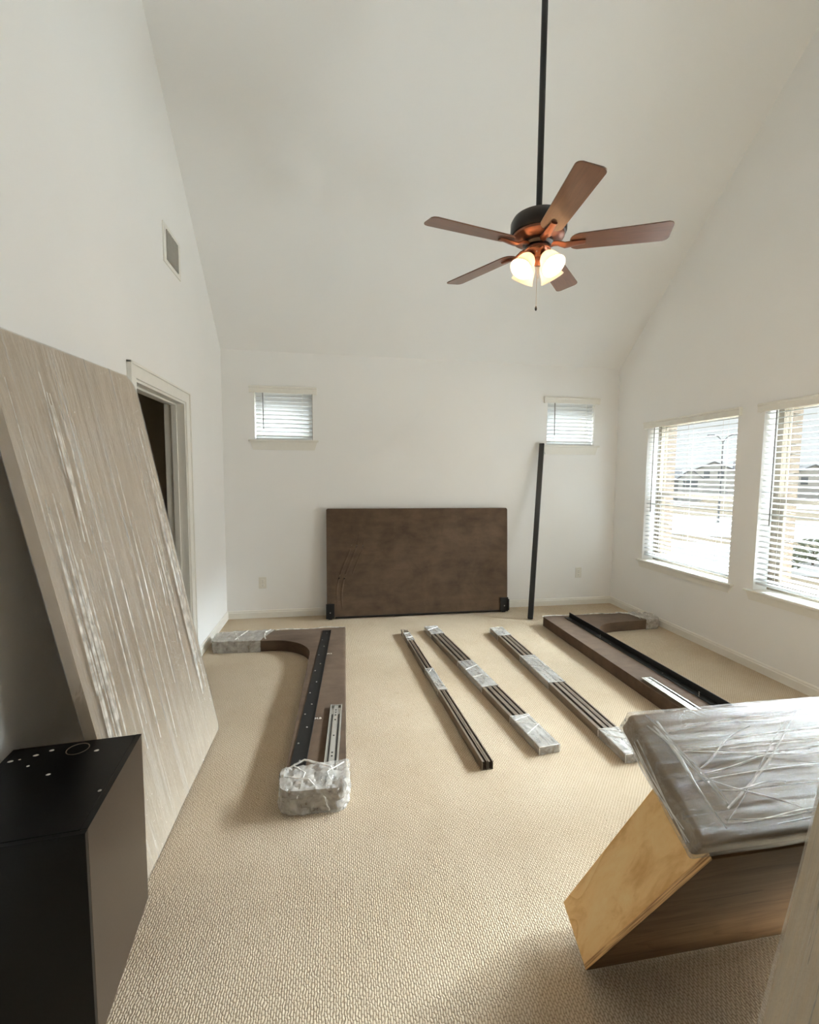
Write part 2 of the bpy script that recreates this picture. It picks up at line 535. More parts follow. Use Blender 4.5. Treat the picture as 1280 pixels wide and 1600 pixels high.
tag(obj('floor', bbox(-1.9, W + WT, FRONT_Y - 0.2, D + WT, -0.12, 0.0), 'carpet'), 'cream looped wool carpet covering the whole floor', kind='structure')

prof = [(FRONT_Y, FRONT_Z), (RIDGE_B, RIDGE_Z), (RIDGE_A, RIDGE_Z), (D, SPRING)]
bm = prism(prof + [(D + WT, SPRING), (D + WT, SPRING + 0.2), (RIDGE_A, RIDGE_Z + 0.3), (RIDGE_B, RIDGE_Z + 0.3), (FRONT_Y - 0.2, FRONT_Z + 0.2), (FRONT_Y - 0.2, FRONT_Z)], 0, -0.12, W + WT)
tag(obj('ceiling', bm, 'ceiling_paint'), 'pale vaulted ceiling sloping up from the far wall', kind='structure')

# left wall with the doorway as a notch
out = [(FRONT_Y, 0), (DOOR[0], 0), (DOOR[0], DOOR[2]), (DOOR[1], DOOR[2]), (DOOR[1], 0), (D, 0), (D, SPRING), (RIDGE_A, RIDGE_Z), (RIDGE_B, RIDGE_Z), (FRONT_Y, FRONT_Z)]
bm = prism(out, 0, -0.12, 0.0)
tag(obj('wall_left', bm, 'wall_paint'), 'tall off white wall with the doorway and the air vent', kind='structure')

# right wall
ys = sorted({FRONT_Y, D} | {q for r in RW for q in r})
bm = grid_wall(ys, [0, RZ[0], RZ[1], 2.4], [(a, b, *RZ) for a, b in RW], lambda u, v: (W, u, v),
               top=[(D, SPRING), (RIDGE_A, RIDGE_Z), (RIDGE_B, RIDGE_Z), (FRONT_Y, FRONT_Z)])
tag(obj('wall_right', thicken(bm, (WT, 0, 0)), 'wall_paint'), 'beige looking wall with the two large windows', kind='structure')

# back wall
xs = [0, BW[0][0], BW[0][1], BW[1][0], BW[1][1], W]
bm = grid_wall(xs, [0, BZ[0], BZ[1], SPRING], [(a, b, *BZ) for a, b in BW], lambda u, v: (u, D, v))
tag(obj('wall_back', thicken(bm, (0, WT, 0)), 'wall_paint'), 'off white far wall with two small high windows', kind='structure')
tag(obj('wall_front', bbox(-0.12, W + WT, FRONT_Y - 0.2, FRONT_Y, 0, FRONT_Z), 'wall_paint'), 'off white wall behind the viewpoint', kind='structure')
# short wall beside the entry; the wrapped pieces on the near right lean on it
zt = lambda y: RIDGE_Z - SLOPE * (RIDGE_B - y)
tag(obj('wall_entry', prism([(FRONT_Y, 0), (0.735, 0), (0.735, zt(0.735)), (FRONT_Y, zt(FRONT_Y))], 0, 2.19, 2.31), 'wall_paint'), 'short off white wall beside the entry', kind='structure')

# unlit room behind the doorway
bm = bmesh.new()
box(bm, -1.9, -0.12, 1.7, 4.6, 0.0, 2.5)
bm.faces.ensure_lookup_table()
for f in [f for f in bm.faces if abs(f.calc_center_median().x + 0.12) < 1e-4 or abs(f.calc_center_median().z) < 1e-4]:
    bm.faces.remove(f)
tag(obj('wall_hall', bm, 'hall_paint_shaded'), 'dim walls of the unlit room behind the doorway', kind='structure')

# baseboards
def baseboard(name, p0, p1, inward, label):
    d = Vector(p1) - Vector(p0); L = d.length
    prof = [(0, 0), (0.014, 0), (0.014, 0.058), (0.010, 0.066), (0.010, 0.074), (0.004, 0.082), (0, 0.082)]
    bm = bmesh.new()
    dn = d.normalized(); iv = Vector(inward)
    a = [bm.verts.new(Vector((*p0, 0)) + Vector((iv.x * o, iv.y * o, h))) for o, h in prof]
    b = [bm.verts.new(Vector((*p1, 0)) + Vector((iv.x * o, iv.y * o, h))) for o, h in prof]
    n = len(prof)
    bm.faces.new(a); bm.faces.new(b)
    for i in range(n):
        bm.faces.new((a[i], a[(i + 1) % n], b[(i + 1) % n], b[i]))
    tag(obj(name, bm, 'trim_white'), label, kind='structure')
baseboard('baseboard_left', (0, DOOR[1] + 0.077), (0, D), (1, 0), 'white baseboard between the doorway and the far corner')
baseboard('baseboard_left_near', (0, FRONT_Y), (0, DOOR[0] - 0.077), (1, 0), 'white baseboard behind the leaning panel and black cabinet')
baseboard('baseboard_back', (0.0, D), (W, D), (0, -1), 'white baseboard along the far wall')
baseboard('baseboard_right', (W, FRONT_Y), (W, D), (-1, 0), 'white baseboard under the large windows')

# door frame
dr = struct_root('door_1', 'white cased doorway opening into an unlit room')
dy0, dy1, dz = DOOR
def casing_leg(y0, y1, z1):
    bm = bbox(0, 0.018, y0, y1, 0, z1, 0.004)
    return bm
obj('casing', casing_leg(dy0 - 0.075, dy0 + 0.004, dz), 'trim_white', dr)
obj('casing', casing_leg(dy1 - 0.004, dy1 + 0.075, dz), 'trim_white', dr)
obj('casing', bbox(0, 0.018, dy0 - 0.075, dy1 + 0.075, dz - 0.004, dz + 0.072, 0.004), 'trim_white', dr)
for y0, y1 in ((dy0 - 0.079, dy0 - 0.064), (dy1 + 0.064, dy1 + 0.079)):
    obj('casing_backband', bbox(0, 0.026, y0, y1, 0, dz + 0.078, 0.003), 'trim_white', dr)
obj('casing_backband', bbox(0, 0.026, dy0 - 0.079, dy1 + 0.079, dz + 0.064, dz + 0.079, 0.003), 'trim_white', dr)
obj('jamb', bbox(-0.135, 0.006, dy0, dy0 + 0.019, 0, dz - 0.019), 'trim_white', dr)
jf = obj('jamb', bbox(-0.135, 0.006, dy1 - 0.019, dy1, 0, dz - 0.019), 'trim_white', dr)
obj('jamb', bbox(-0.135, 0.006, dy0, dy1, dz - 0.019, dz), 'trim_white', dr)
obj('door_stop', bbox(-0.085, -0.048, dy1 - 0.031, dy1 - 0.019, 0, dz - 0.019, 0.002), 'trim_white', dr)
obj('door_stop', bbox(-0.085, -0.048, dy0 + 0.019, dy0 + 0.031, 0, dz - 0.019, 0.002), 'trim_white', dr)
obj('door_stop', bbox(-0.085, -0.048, dy0 + 0.019, dy1 - 0.019, dz - 0.031, dz - 0.019, 0.002), 'trim_white', dr)
sp = obj('strike_plate', bbox(-0.128, -0.092, dy1 - 0.0215, dy1 - 0.018, 0.87, 0.94, 0.001), 'black_metal', dr)
obj('latch_hole', bbox(-0.116, -0.103, dy1 - 0.0225, dy1 - 0.0205, 0.89, 0.92), 'screw_steel', sp)

# ------------------------------------------------------------------ windows and blinds
def make_window(name, label, width, z0, z1, depth, sill_over, apron_h, place, hung):
    """built in local axes: u along the wall (0..width), n outwards, z up; place(u, n, z) -> world"""
    root = struct_root(name, label)
    def P(nm, u0, u1, n0, n1, za, zb, mat, parent=root, bevel=0.003):
        bm = bbox(u0, u1, n0, n1, za, zb, bevel)
        for v in bm.verts: v.co = place(*v.co)
        return obj(nm, bm, mat, parent)
    # almond vinyl frame, sashes, glass, brick jamb outside
    f0, f1 = 0.125, 0.20
    for a, b in ((0, 0.045), (width - 0.045, width)):
        P('frame', a, b, f0, f1, z0, z1, 'vinyl_almond')
    P('frame', 0.045, width - 0.045, f0, f1, z1 - 0.045, z1, 'vinyl_almond')
    P('frame', 0.045, width - 0.045, f0, f1, z0, z0 + 0.045, 'vinyl_almond')
    zm = z0 + (z1 - z0) * 0.49
    if hung:
        P('meeting_rail', 0.045, width - 0.045, f0 + 0.012, f1 - 0.012, zm - 0.022, zm + 0.022, 'vinyl_almond')
        s = P('sash', 0.045, 0.085, f0 + 0.01, f0 + 0.04, z0 + 0.045, zm - 0.022, 'vinyl_almond')
        P('sash', width - 0.085, width - 0.045, f0 + 0.01, f0 + 0.04, z0 + 0.045, zm - 0.022, 'vinyl_almond')
        P('sash', 0.085, width - 0.085, f0 + 0.01, f0 + 0.04, z0 + 0.045, z0 + 0.085, 'vinyl_almond')
        P('pane', 0.085, width - 0.085, f0 + 0.022, f0 + 0.028, z0 + 0.085, zm - 0.022, 'window_glass', bevel=0)
        P('pane', 0.045, width - 0.045, f0 + 0.045, f0 + 0.051, zm + 0.022, z1 - 0.045, 'window_glass', bevel=0)
    else:
        P('pane', 0.045, width - 0.045, f0 + 0.03, f0 + 0.036, z0 + 0.045, z1 - 0.045, 'window_glass', bevel=0)
    # brick jambs outside the frame
    n = max(4, int((z1 - z0) / 0.075)); h = (z1 - z0) / n
    for side in (0, 1):
        for k in range(n):
            u0, u1 = (-0.02, 0.022) if side == 0 else (width - 0.022, width + 0.02)
            P('brick', u0, u1, f1 + 0.002, WT + 0.02, z0 + k * h + 0.006, z0 + (k + 1) * h - 0.004, 'brick_tan', bevel=0)
    # stool and apron on the room side
    P('window_sill', -0.058, width + 0.058, -0.034, 0.002, z0 - 0.012, z0 + 0.006, 'trim_white', bevel=0.004)
    P('window_sill', 0.0005, width - 0.0005, 0.002, f0, z0 - 0.012, z0 + 0.006, 'trim_white', bevel=0)
    bm = prism([(-0.045, z0 - 0.012), (width + 0.045, z0 - 0.012), (width + 0.018, z0 - 0.012 - apron_h), (-0.018, z0 - 0.012 - apron_h)], 1, -0.014, 0.0)
    for v in bm.verts: v.co = place(*v.co)
    obj('apron', bm, 'trim_white', root)
    return root

def make_blind(label, width, z0, z1, place, valance_over, pitch, wand_u, wand_len, cords, gap, tilt, group):
    org = place(0, 0, 0)
    root = thing('window_blind', label, 'blind', place(width / 2, 0.04, z0 + 0.012), group=group)
    base = Vector(root.location)
    def P(nm, u0, u1, n0, n1, za, zb, mat, bevel=0.0):
        bm = bbox(u0, u1, n0, n1, za, zb, bevel)
        for v in bm.verts: v.co = Vector(place(*v.co)) - base
        return obj(nm, bm, mat, root)
    zt = z1 - 0.004
    # valance: a moulded board standing proud of the wall, with short returns
    o = valance_over
    bm = bmesh.new()
    prof = [(-0.030, zt - 0.062), (-0.016, zt - 0.062), (-0.016, zt + 0.005), (-0.030, zt + 0.005), (-0.036, zt - 0.002), (-0.036, zt - 0.012), (-0.030, zt - 0.018)]
    a = [bm.verts.new(Vector(place(-o, n, z)) - base) for n, z in prof]; b = [bm.verts.new(Vector(place(width + o, n, z)) - base) for n, z in prof]
    k = len(prof); bm.faces.new(a); bm.faces.new(b)
    for i in range(k): bm.faces.new((a[i], a[(i + 1) % k], b[(i + 1) % k], b[i]))
    v = obj('valance', bm, 'trim_white', root)
    for u0, u1 in ((-o, -o + 0.012), (width + o - 0.012, width + o)):
        bm = bbox(u0, u1, -0.016, 0.0, zt - 0.062, zt + 0.005)
        for q in bm.verts: q.co = Vector(place(*q.co)) - base
        obj('valance_return', bm, 'trim_white', v)
    P('head_rail', 0.006, width - 0.006, 0.014, 0.062, zt - 0.045, zt - 0.002, 'blind_white')
    # slats
    zb = z0 + 0.006 + gap
    zs = []
    z = zt - 0.07
    while z > zb + 0.03:
        zs.append(z); z -= pitch
    bm = bmesh.new()
    cs = [(-0.025, -0.0035), (-0.012, 0.0005), (0.0, 0.0016), (0.012, 0.0005), (0.025, -0.0035), (0.025, -0.0061), (0.012, -0.0021), (0.0, -0.001), (-0.012, -0.0021), (-0.025, -0.0061)]
    ct, st = math.cos(tilt), math.sin(tilt)
    cs = [(n * ct - q * st, n * st + q * ct) for n, q in cs]
    b0 = Vector(place(0, 0, 0))
    a = [bm.verts.new(Vector(place(0.006, 0.038 + n, q)) - b0) for n, q in cs]; b = [bm.verts.new(Vector(place(width - 0.006, 0.038 + n, q)) - b0) for n, q in cs]
    k = len(cs); bm.faces.new(a); bm.faces.new(b)
    for i in range(k): bm.faces.new((a[i], a[(i + 1) % k], b[(i + 1) % k], b[i]))
    first = obj('slat', bm, 'blind_white', root)
    off = b0 - base
    first.location = off + Vector((0, 0, zs[0]))
    for z in zs[1:]:
        copy_part(first, root, off + Vector((0, 0, z)))
    P('bottom_rail', 0.006, width - 0.006, 0.014, 0.062, zb, zb + 0.018, 'blind_white', 0.003)
    # ladder cords
    for u in cords:
        for n in (0.0115, 0.0645):
            P('ladder_cord', u - 0.0011, u + 0.0011, n - 0.0008, n + 0.0008, zb + 0.018, zt - 0.045, 'cord_white')
    # tilt wand
    p0 = Vector(place(wand_u, -0.004, zt - 0.06)) - base; p1 = Vector(place(wand_u + 0.004, -0.008, zt - 0.06 - wand_len)) - base
    obj('wand', tube([p0, p1], 0.0045, 6), 'wand_grey', root)
    return root

right_place = lambda y1: (lambda u, n, z: (W + n, y1 - u, z))      # u runs from the far jamb towards the viewer
back_place = lambda x0: (lambda u, n, z: (x0 + u, D + n, z))
wl = ['large double hung window beside the far corner, right wall', 'large double hung window cut by the right edge of the photo', 'added large double hung window beyond the frame, letting in more daylight']
for i, (a, b) in enumerate(RW):
    make_window('window_%d' % (i + 1), wl[i], b - a, RZ[0], RZ[1], WT, 0.05, 0.062, right_place(b), True)
bl = ['large white slatted blind on the right wall window next to the far corner', 'large white slatted blind on the right wall window cut off by the frame']
for i, (a, b) in enumerate(RW[:2]):
    make_blind(bl[i], b - a, RZ[0], RZ[1], right_place(b), 0.035, 0.0425, 0.10, 0.86, (0.16, 0.54, 0.92), 0.045, math.radians(7), 'white slatted window blinds')
wl = ['small high window on the far wall near the doorway side', 'small high window on the far wall above the black post']
for i, (a, b) in enumerate(BW):
    make_window('window_%d' % (i + 4), wl[i], b - a, BZ[0], BZ[1], WT, 0.05, 0.085, back_place(a), False)
bl = ['small white slatted blind high on the far wall near the doorway side', 'small white slatted blind high on the far wall above the black post']
for i, (a, b) in enumerate(BW):
    make_blind(bl[i], b - a, BZ[0], BZ[1], back_place(a), 0.045, 0.0425, 0.085, 0.36, (0.10, b - a - 0.10), 0.0, math.radians(-42), 'white slatted window blinds')

# ------------------------------------------------------------------ ceiling fan
FX, FY, BLZ = 2.204, 2.46, 2.757
fan = thing('ceiling_fan', 'dark bronze ceiling fan with five walnut blades and four lit glass shades', 'ceiling fan', (FX, FY, RIDGE_Z))
RZL = -RIDGE_Z
def L(z): return z + RZL                                    # world height to fan-local
obj('canopy', lathe([(0, L(4.73)), (0.03, L(4.73)), (0.062, L(4.755)), (0.075, L(4.79)), (0.078, L(RIDGE_Z)), (0, L(RIDGE_Z))], 32), 'fan_bronze', fan, 40)
obj('downrod', lathe([(0, L(2.90)), (0.0165, L(2.90)), (0.0165, L(4.74)), (0, L(4.74))], 20), 'downrod_black', fan, 40)
hous = obj('motor_housing', lathe([(0, L(2.925)), (0.03, L(2.925)), (0.034, L(2.915)), (0.10, L(2.910)), (0.138, L(2.895)), (0.150, L(2.872)), (0.150, L(2.825)), (0.144, L(2.812)), (0.132, L(2.806)), (0, L(2.806))], 48), 'fan_bronze', fan, 35)
obj('housing_skirt', lathe([(0, L(2.806)), (0.140, L(2.806)), (0.138, L(2.795)), (0.118, L(2.782)), (0.085, L(2.776)), (0, L(2.776))], 48), 'fan_copper', hous, 35)
obj('flywheel', lathe([(0, L(2.777)), (0.082, L(2.777)), (0.082, L(2.762)), (0.068, L(2.752)), (0, L(2.752))], 40), 'fan_bronze', fan, 35)
kit = obj('switch_housing', lathe([(0, L(2.753)), (0.052, L(2.753)), (0.060, L(2.742)), (0.064, L(2.728)), (0.058, L(2.716)), (0.040, L(2.704)), (0.024, L(2.690)), (0.020, L(2.660)), (0.012, L(2.650)), (0, L(2.648))], 40), 'fan_copper', fan, 35)
obj('trim_ring', lathe([(0.060, L(2.741)), (0.069, L(2.737)), (0.069, L(2.729)), (0.060, L(2.726))], 40), 'fan_copper', kit, 50)
for k in range(5):
    a = 2 * math.pi * k / 5 + 0.4
    obj('screw', lathe([(0, 0.0), (0.004, -0.001), (0.003, -0.004), (0, -0.005)], 10), 'screw_steel', kit, 40, loc=(0.045 * math.cos(a), 0.045 * math.sin(a), L(2.7105)))
# blades
out = rounded_poly([(0.165, -0.058), (0.66, -0.070), (0.66, 0.070), (0.165, 0.058)], [0.045, 0.026, 0.026, 0.045], 6)
bm = soft_prism(out, 2, -0.003, 0.003, 0.0015, 1)
blade0 = obj('blade', bm, 'blade_walnut', fan)
# blade iron: arm from the flywheel to a flat tongue under the blade
bm = bmesh.new()
st = [(0.060, 0.020, 0.006, 0.010), (0.105, 0.017, 0.002, 0.010), (0.140, 0.022, -0.014, 0.010), (0.175, 0.021, -0.012, 0.009), (0.215, 0.017, -0.0085, 0.008), (0.245, 0.015, -0.0075, 0.007)]
rings = []
for r, hw, zc, th in st:
    rings.append([bm.verts.new((r, y, z)) for y, z in ((-hw, zc - th * .3), (-hw * .6, zc - th), (hw * .6, zc - th), (hw, zc - th * .3), (hw, zc + th * .3), (-hw, zc + th * .3))])
for p, q in zip(rings, rings[1:]):
    for i in range(6): bm.faces.new((p[i], p[(i + 1) % 6], q[(i + 1) % 6], q[i]))
bm.faces.new(rings[0]); bm.faces.new(rings[-1])
iron0 = obj('blade_iron', bm, 'fan_copper', fan, 40)
for k in range(5):
    a = math.radians(48 + 72 * k)
    rot = Matrix.Rotation(a, 4, 'Z') @ Matrix.Rotation(math.radians(-12), 4, 'X')
    e = rot.to_euler()
    if k == 0:
        blade0.location = iron0.location = (0, 0, L(BLZ)); blade0.rotation_euler = iron0.rotation_euler = e
    else:
        copy_part(blade0, fan, (0, 0, L(BLZ)), e); copy_part(iron0, fan, (0, 0, L(BLZ)), e)
# four bell shades on short arms, each with a lit bulb
view_az = math.atan2(FY, FX - 1.0887)
shade_prof = [(0.020, 0.0), (0.024, 0.004), (0.034, 0.012), (0.044, 0.028), (0.050, 0.048), (0.054, 0.072), (0.061, 0.092), (0.066, 0.102)]
inner = [(r - 0.0035, z + (0.003 if i == 0 else 0)) for i, (r, z) in enumerate(shade_prof)][::-1]
def shade_bm():
    return lathe(shade_prof + [(0.064, 0.103)] + inner, 32)
for k in range(4):
    az = view_az + math.radians(45 + 90 * k)
    d = Vector((math.cos(az), math.sin(az), 0))
    p0 = Vector((0, 0, L(2.695))) + d * 0.030
    p1 = Vector((0, 0, L(2.694))) + d * 0.052
    axis = (d * 0.60 + Vector((0, 0, -0.80))).normalized()
    q = axis.to_track_quat('Z', 'Y').to_matrix().to_4x4()
    obj('lamp_arm', tube([p0 - d * 0.012, p0, p1, p1 + axis * 0.006], [0.009, 0.009, 0.011, 0.016], 10), 'fan_copper', kit, 40)
    obj('lamp_socket', lathe([(0, 0), (0.019, 0), (0.0215, 0.006), (0.0215, 0.014), (0.014, 0.018), (0.013, 0.034), (0, 0.034)], 20), 'fan_copper', fan, 40, loc=p1, rot=q.to_euler())
    sh = obj('lamp_shade', shade_bm(), 'frosted_glass', fan, 60, loc=p1 + axis * 0.008, rot=q.to_euler())
    obj('bulb', lathe([(0, 0.032), (0.011, 0.034), (0.013, 0.044), (0.020, 0.056), (0.0245, 0.070), (0.023, 0.083), (0.014, 0.094), (0, 0.097)], 20), 'bulb_glow', sh, 60)
# pull chains
def chain(x, y, z0, z1, fob):
    ch = obj('pull_chain', tube([(x, y, L(z0)), (x, y, L(z1))], 0.0014, 6), 'chain_brass', fan)
    if fob:
        obj('chain_fob', lathe([(0, 0.012), (0.003, 0.010), (0.0065, 0.0), (0.0065, -0.010), (0.003, -0.016), (0, -0.017)], 14), 'black_metal', ch, 50, loc=(x, y, L(z1)))
chain(-0.004, -0.006, 2.655, 2.425, True)
chain(0.008, 0.004, 2.655, 2.585, False)

def ribbon(parent, a, b, w, nrm, sag=0.002, name='fold_and_glint', wav=0.006):
    a, b = Vector(a), Vector(b); n = 14
    side = (b - a).cross(Vector(nrm)).normalized()
    bm = bmesh.new(); rows = []
    ph = random.uniform(0, 6)
    for k in range(n + 1):
        s = k / n
        c = a.lerp(b, s) + side * wav * math.sin(s * 5 + ph) + Vector(nrm) * (0.002 + sag * math.sin(math.pi * s))
        ww = w * (0.4 + 0.6 * math.sin(math.pi * min(1, s + 0.15)))
        rows.append([bm.verts.new(c + side * ww * q + Vector(nrm) * h) for q, h in ((-0.5, 0), (0, 0.0022), (0.5, 0))])
    for p, q in zip(rows, rows[1:]):
        for i in range(2): bm.faces.new((p[i], p[i + 1], q[i + 1], q[i]))
    return obj(name, bm, 'film_fold', parent, 70)

# ------------------------------------------------------------------ wrapped panel against the left wall
tilt = math.atan(0.1835)
pan = thing('wrapped_panel', 'tall taupe panel in clear stretch wrap leaning on the doorway wall', 'panel', (0.421, 2.150, 0.016), (math.radians(1.9), -tilt, math.radians(-1.8)))
HW, HH = 0.508, 1.985
out = rounded_poly([(-HW, 0.010), (HW, 0.010), (HW, HH), (-HW, HH)], [0.012, 0.012, 0.075, 0.05], 8)
bm = soft_prism(out, 0, -0.040, -0.002, 0.010, 3)
obj('board', bm, 'taupe_fabric', pan, 40)
# film: shell cut into strips along the height and drawn into shallow pleats
bm = soft_prism(rounded_poly([(-HW - 0.003, 0.007), (HW + 0.003, 0.007), (HW + 0.003, HH + 0.003), (-HW - 0.003, HH + 0.003)], [0.014, 0.014, 0.077, 0.052], 8), 0, -0.0405, 0.0, 0.011, 3)
for k in range(1, 90):
    bmesh.ops.bisect_plane(bm, geom=bm.verts[:] + bm.edges[:] + bm.faces[:], plane_co=(0, -HW + 2 * HW * k / 90, 0), plane_no=(0, 1, 0.05))
for k in range(1, 30):
    bmesh.ops.bisect_plane(bm, geom=bm.verts[:] + bm.edges[:] + bm.faces[:], plane_co=(0, 0, HH * k / 30), plane_no=(0, 0, 1))
for v in bm.verts:
    if v.co.x > -0.004:
        y2 = v.co.y - v.co.z * 0.04
        v.co.x += 0.0045 * max(0.0, mnoise.noise(Vector((y2 * 26, v.co.z * 0.9, 3.1)))) + 0.002 * max(0, mnoise.noise(Vector((y2 * 60, v.co.z * 1.6, 9.4))))
obj('plastic_wrap', bm, 'film_vertical', pan, 50)
rp = random.Random(11)
def pull(y, z0, z1, w):                                     # pale film ribbon, a window glint put into an upright crease
    ribbon(pan, (0.006, y, z0), (0.006, y + rp.uniform(-0.015, 0.015) + 0.02 * (z1 - z0), z1), w, (1, 0, 0), 0.003, wav=0.002)
for k in range(12): pull(rp.uniform(-0.47, -0.30), rp.uniform(0.35, 0.75), rp.uniform(0.95, 1.45), rp.uniform(0.004, 0.014))
for k in range(9): pull(rp.uniform(0.37, 0.47), rp.uniform(0.25, 0.7), rp.uniform(1.0, 1.75), rp.uniform(0.004, 0.013))
for k in range(16): pull(rp.uniform(-0.30, 0.35), rp.uniform(0.25, 0.9), rp.uniform(0.95, 1.6), rp.uniform(0.002, 0.007))
for k in range(7): pull(rp.uniform(-0.48, -0.20), rp.uniform(1.2, 1.5), rp.uniform(1.65, 1.9), rp.uniform(0.003, 0.009))

# ------------------------------------------------------------------ black cabinet
ang = math.atan2(0.043, 0.47)
cab = thing('black_cabinet', 'black laminate cabinet with dusty top in front of the leaning panel', 'cabinet', (0.453, 1.406, 0.0), (0, 0, ang))
CW, CD, CH, T = 0.372, 0.450, 0.605, 0.016
obj('side_panel', bbox(-T, 0, -CD / 2 + T, CD / 2, 0, CH - 0.001, 0.001, 1), 'laminate_lit_side', cab)
obj('side_panel', bbox(-CW, -CW + T, -CD / 2 + T, CD / 2, 0, CH - 0.001, 0.001, 1), 'black_laminate', cab)
top = obj('top_panel', bbox(-CW + T, -T - 0.0008, -CD / 2 + T, CD / 2, CH - T, CH, 0.001, 1), 'black_laminate', cab)
obj('bottom_panel', bbox(-CW + T, -T, -CD / 2 + 0.02, CD / 2, 0.03, 0.03 + T), 'black_laminate', cab)
obj('back_panel', bbox(-CW + T, -T, CD / 2 - 0.008, CD / 2, 0.03 + T, CH - T), 'black_laminate', cab)
obj('front_panel', bbox(-CW, 0.0, -CD / 2, -CD / 2 + T - 0.0008, 0.0, CH - 0.001, 0.001, 1), 'black_laminate', cab)
obj('edge_band', bbox(-T - 0.0006, 0.0004, -CD / 2 + T, CD / 2, CH - 0.0011, CH + 0.0002), 'black_laminate', cab)
bm = lathe([(0.030, 0), (0.0325, 0.0006), (0.0325, 0.0012), (0.030, 0.0012), (0.0295, 0.0006), (0.030, 0)], 32)
obj('cable_ring', bm, 'rail_bronze', top, loc=(-0.172, 0.178, CH))
for x, y, r in ((-0.345, 0.155, .006), (-0.322, 0.158, .003), (-0.285, 0.172, .006), (-0.25, 0.19, .006), (-0.28, 0.115, .004), (-0.11, 0.155, .006), (-0.20, 0.055, .005), (-0.285, -0.08, .004)):
    bm = lathe([(0, 0.0012), (r * 0.7, 0.001), (r, 0)], 8)
    for v in bm.verts: v.co.x *= 1.0 + 0.5 * random.random()
    obj('dust_speck', bm, 'dust_white', top, loc=(x, y, CH))
obj('cam_screw', lathe([(0, 0.0006), (0.0045, 0.0006), (0.005, 0)], 10), 'screw_steel', top, loc=(-T - 0.010, -0.06, CH))

# ------------------------------------------------------------------ headboard
hb = thing('headboard', 'wide brown suede headboard propped against the far wall', 'headboard', (1.992, 4.665, 0.0), (-math.atan2(0.075, 1.14), 0, 0))
out = rounded_poly([(-0.977, 0.03), (0.977, 0.03), (0.977, 1.148), (-0.977, 1.148)], [0.012, 0.012, 0.016, 0.016], 5)
bm = soft_prism(out, 1, 0.0, 0.075, 0.016, 3)
for k in range(1, 40):
    bmesh.ops.bisect_plane(bm, geom=bm.verts[:] + bm.edges[:] + bm.faces[:], plane_co=(-0.977 + 1.954 * k / 40, 0, 0), plane_no=(1, 0, 0))
for k in range(1, 24):
    bmesh.ops.bisect_plane(bm, geom=bm.verts[:] + bm.edges[:] + bm.faces[:], plane_co=(0, 0, 0.03 + 1.118 * k / 24), plane_no=(0, 0, 1))
for v in bm.verts:
    if v.co.y < 0.012:
        x, z = v.co.x, v.co.z
        v.co.y += 0.004 * mnoise.noise(Vector((x * 2.2, z * 3.0, 1.3))) - 0.003 * math.exp(-((x + 0.70 + 0.06 * math.sin(z * 3)) / 0.03) ** 2)
obj('upholstered_board', bm, 'brown_suede', hb, 45)
# two loose folds running down the left side of the cover
for dx, r in ((0.0, 0.010), (0.045, 0.012), (0.10, 0.007)):
    pts = [(-0.86 + dx + 0.13 * q - 0.05 * math.sin(q * 5.2) + 0.25 * dx * math.sin(3 * q), 0.002, 0.07 + 0.90 * q) for q in [k / 18 for k in range(19)]]
    bm = tube(pts, [0.001 + r * math.sin(math.pi * (k + 0.3) / 19) for k in range(19)], 10)
    for v in bm.verts: v.co.y = 0.002 + (v.co.y - 0.002) * 0.35
    obj('cover_fold', bm, 'brown_suede', hb, 80)
for s in (-1, 1):
    x0, x1 = (-0.985, -0.90) if s < 0 else (0.895, 0.985)
    br = obj('corner_bracket', bbox(x0, x1, -0.010, 0.002, 0.012, 0.165, 0.002, 1), 'black_metal', hb)
    obj('bracket_side', bbox(x1 - 0.008 if s > 0 else x0, x1 if s > 0 else x0 + 0.008, -0.038, -0.010, 0.03, 0.15), 'black_metal', br)
    obj('bolt', lathe([(0, -0.002), (0.006, -0.001), (0.007, 0.002), (0, 0.002)], 10), 'screw_steel', br, loc=((x0 + x1) / 2, -0.011, 0.075), rot=(math.pi / 2, 0, 0))
    obj('foot', bbox((x0 + x1) / 2 - 0.02, (x0 + x1) / 2 + 0.02, 0.002, 0.04, 0.0, 0.032, 0.004), 'black_metal', hb)
obj('bottom_rail', bbox(-0.89, 0.89, 0.004, 0.06, 0.018, 0.034), 'black_metal', hb)

# ------------------------------------------------------------------ leaning black post
p0, p1 = Vector((3.112, 4.385, 0.0)), Vector((3.383, 4.808, 1.852))
d = (p1 - p0)
post = thing('bed_post', 'long black square steel post leaning under the small window', 'post', p0, d.to_track_quat('Z', 'Y').to_euler())
Ln = d.length
obj('tube', bbox(-0.027, 0.027, -0.018, 0.018, 0.012, Ln - 0.002, 0.003, 1), 'black_tube', post)
obj('end_cap', bbox(-0.0275, 0.0275, -0.0185, 0.0185, Ln - 0.012, Ln + 0.003, 0.003, 1), 'black_metal', post)
obj('end_cap', bbox(-0.026, 0.026, -0.017, 0.017, 0.006, 0.02, 0.003, 1), 'black_metal', post)
obj('bolt', lathe([(0, 0.003), (0.006, 0.002), (0.007, 0), (0, 0)], 10), 'screw_steel', post, loc=(0, -0.018, 0.045), rot=(math.pi / 2, 0, 0))

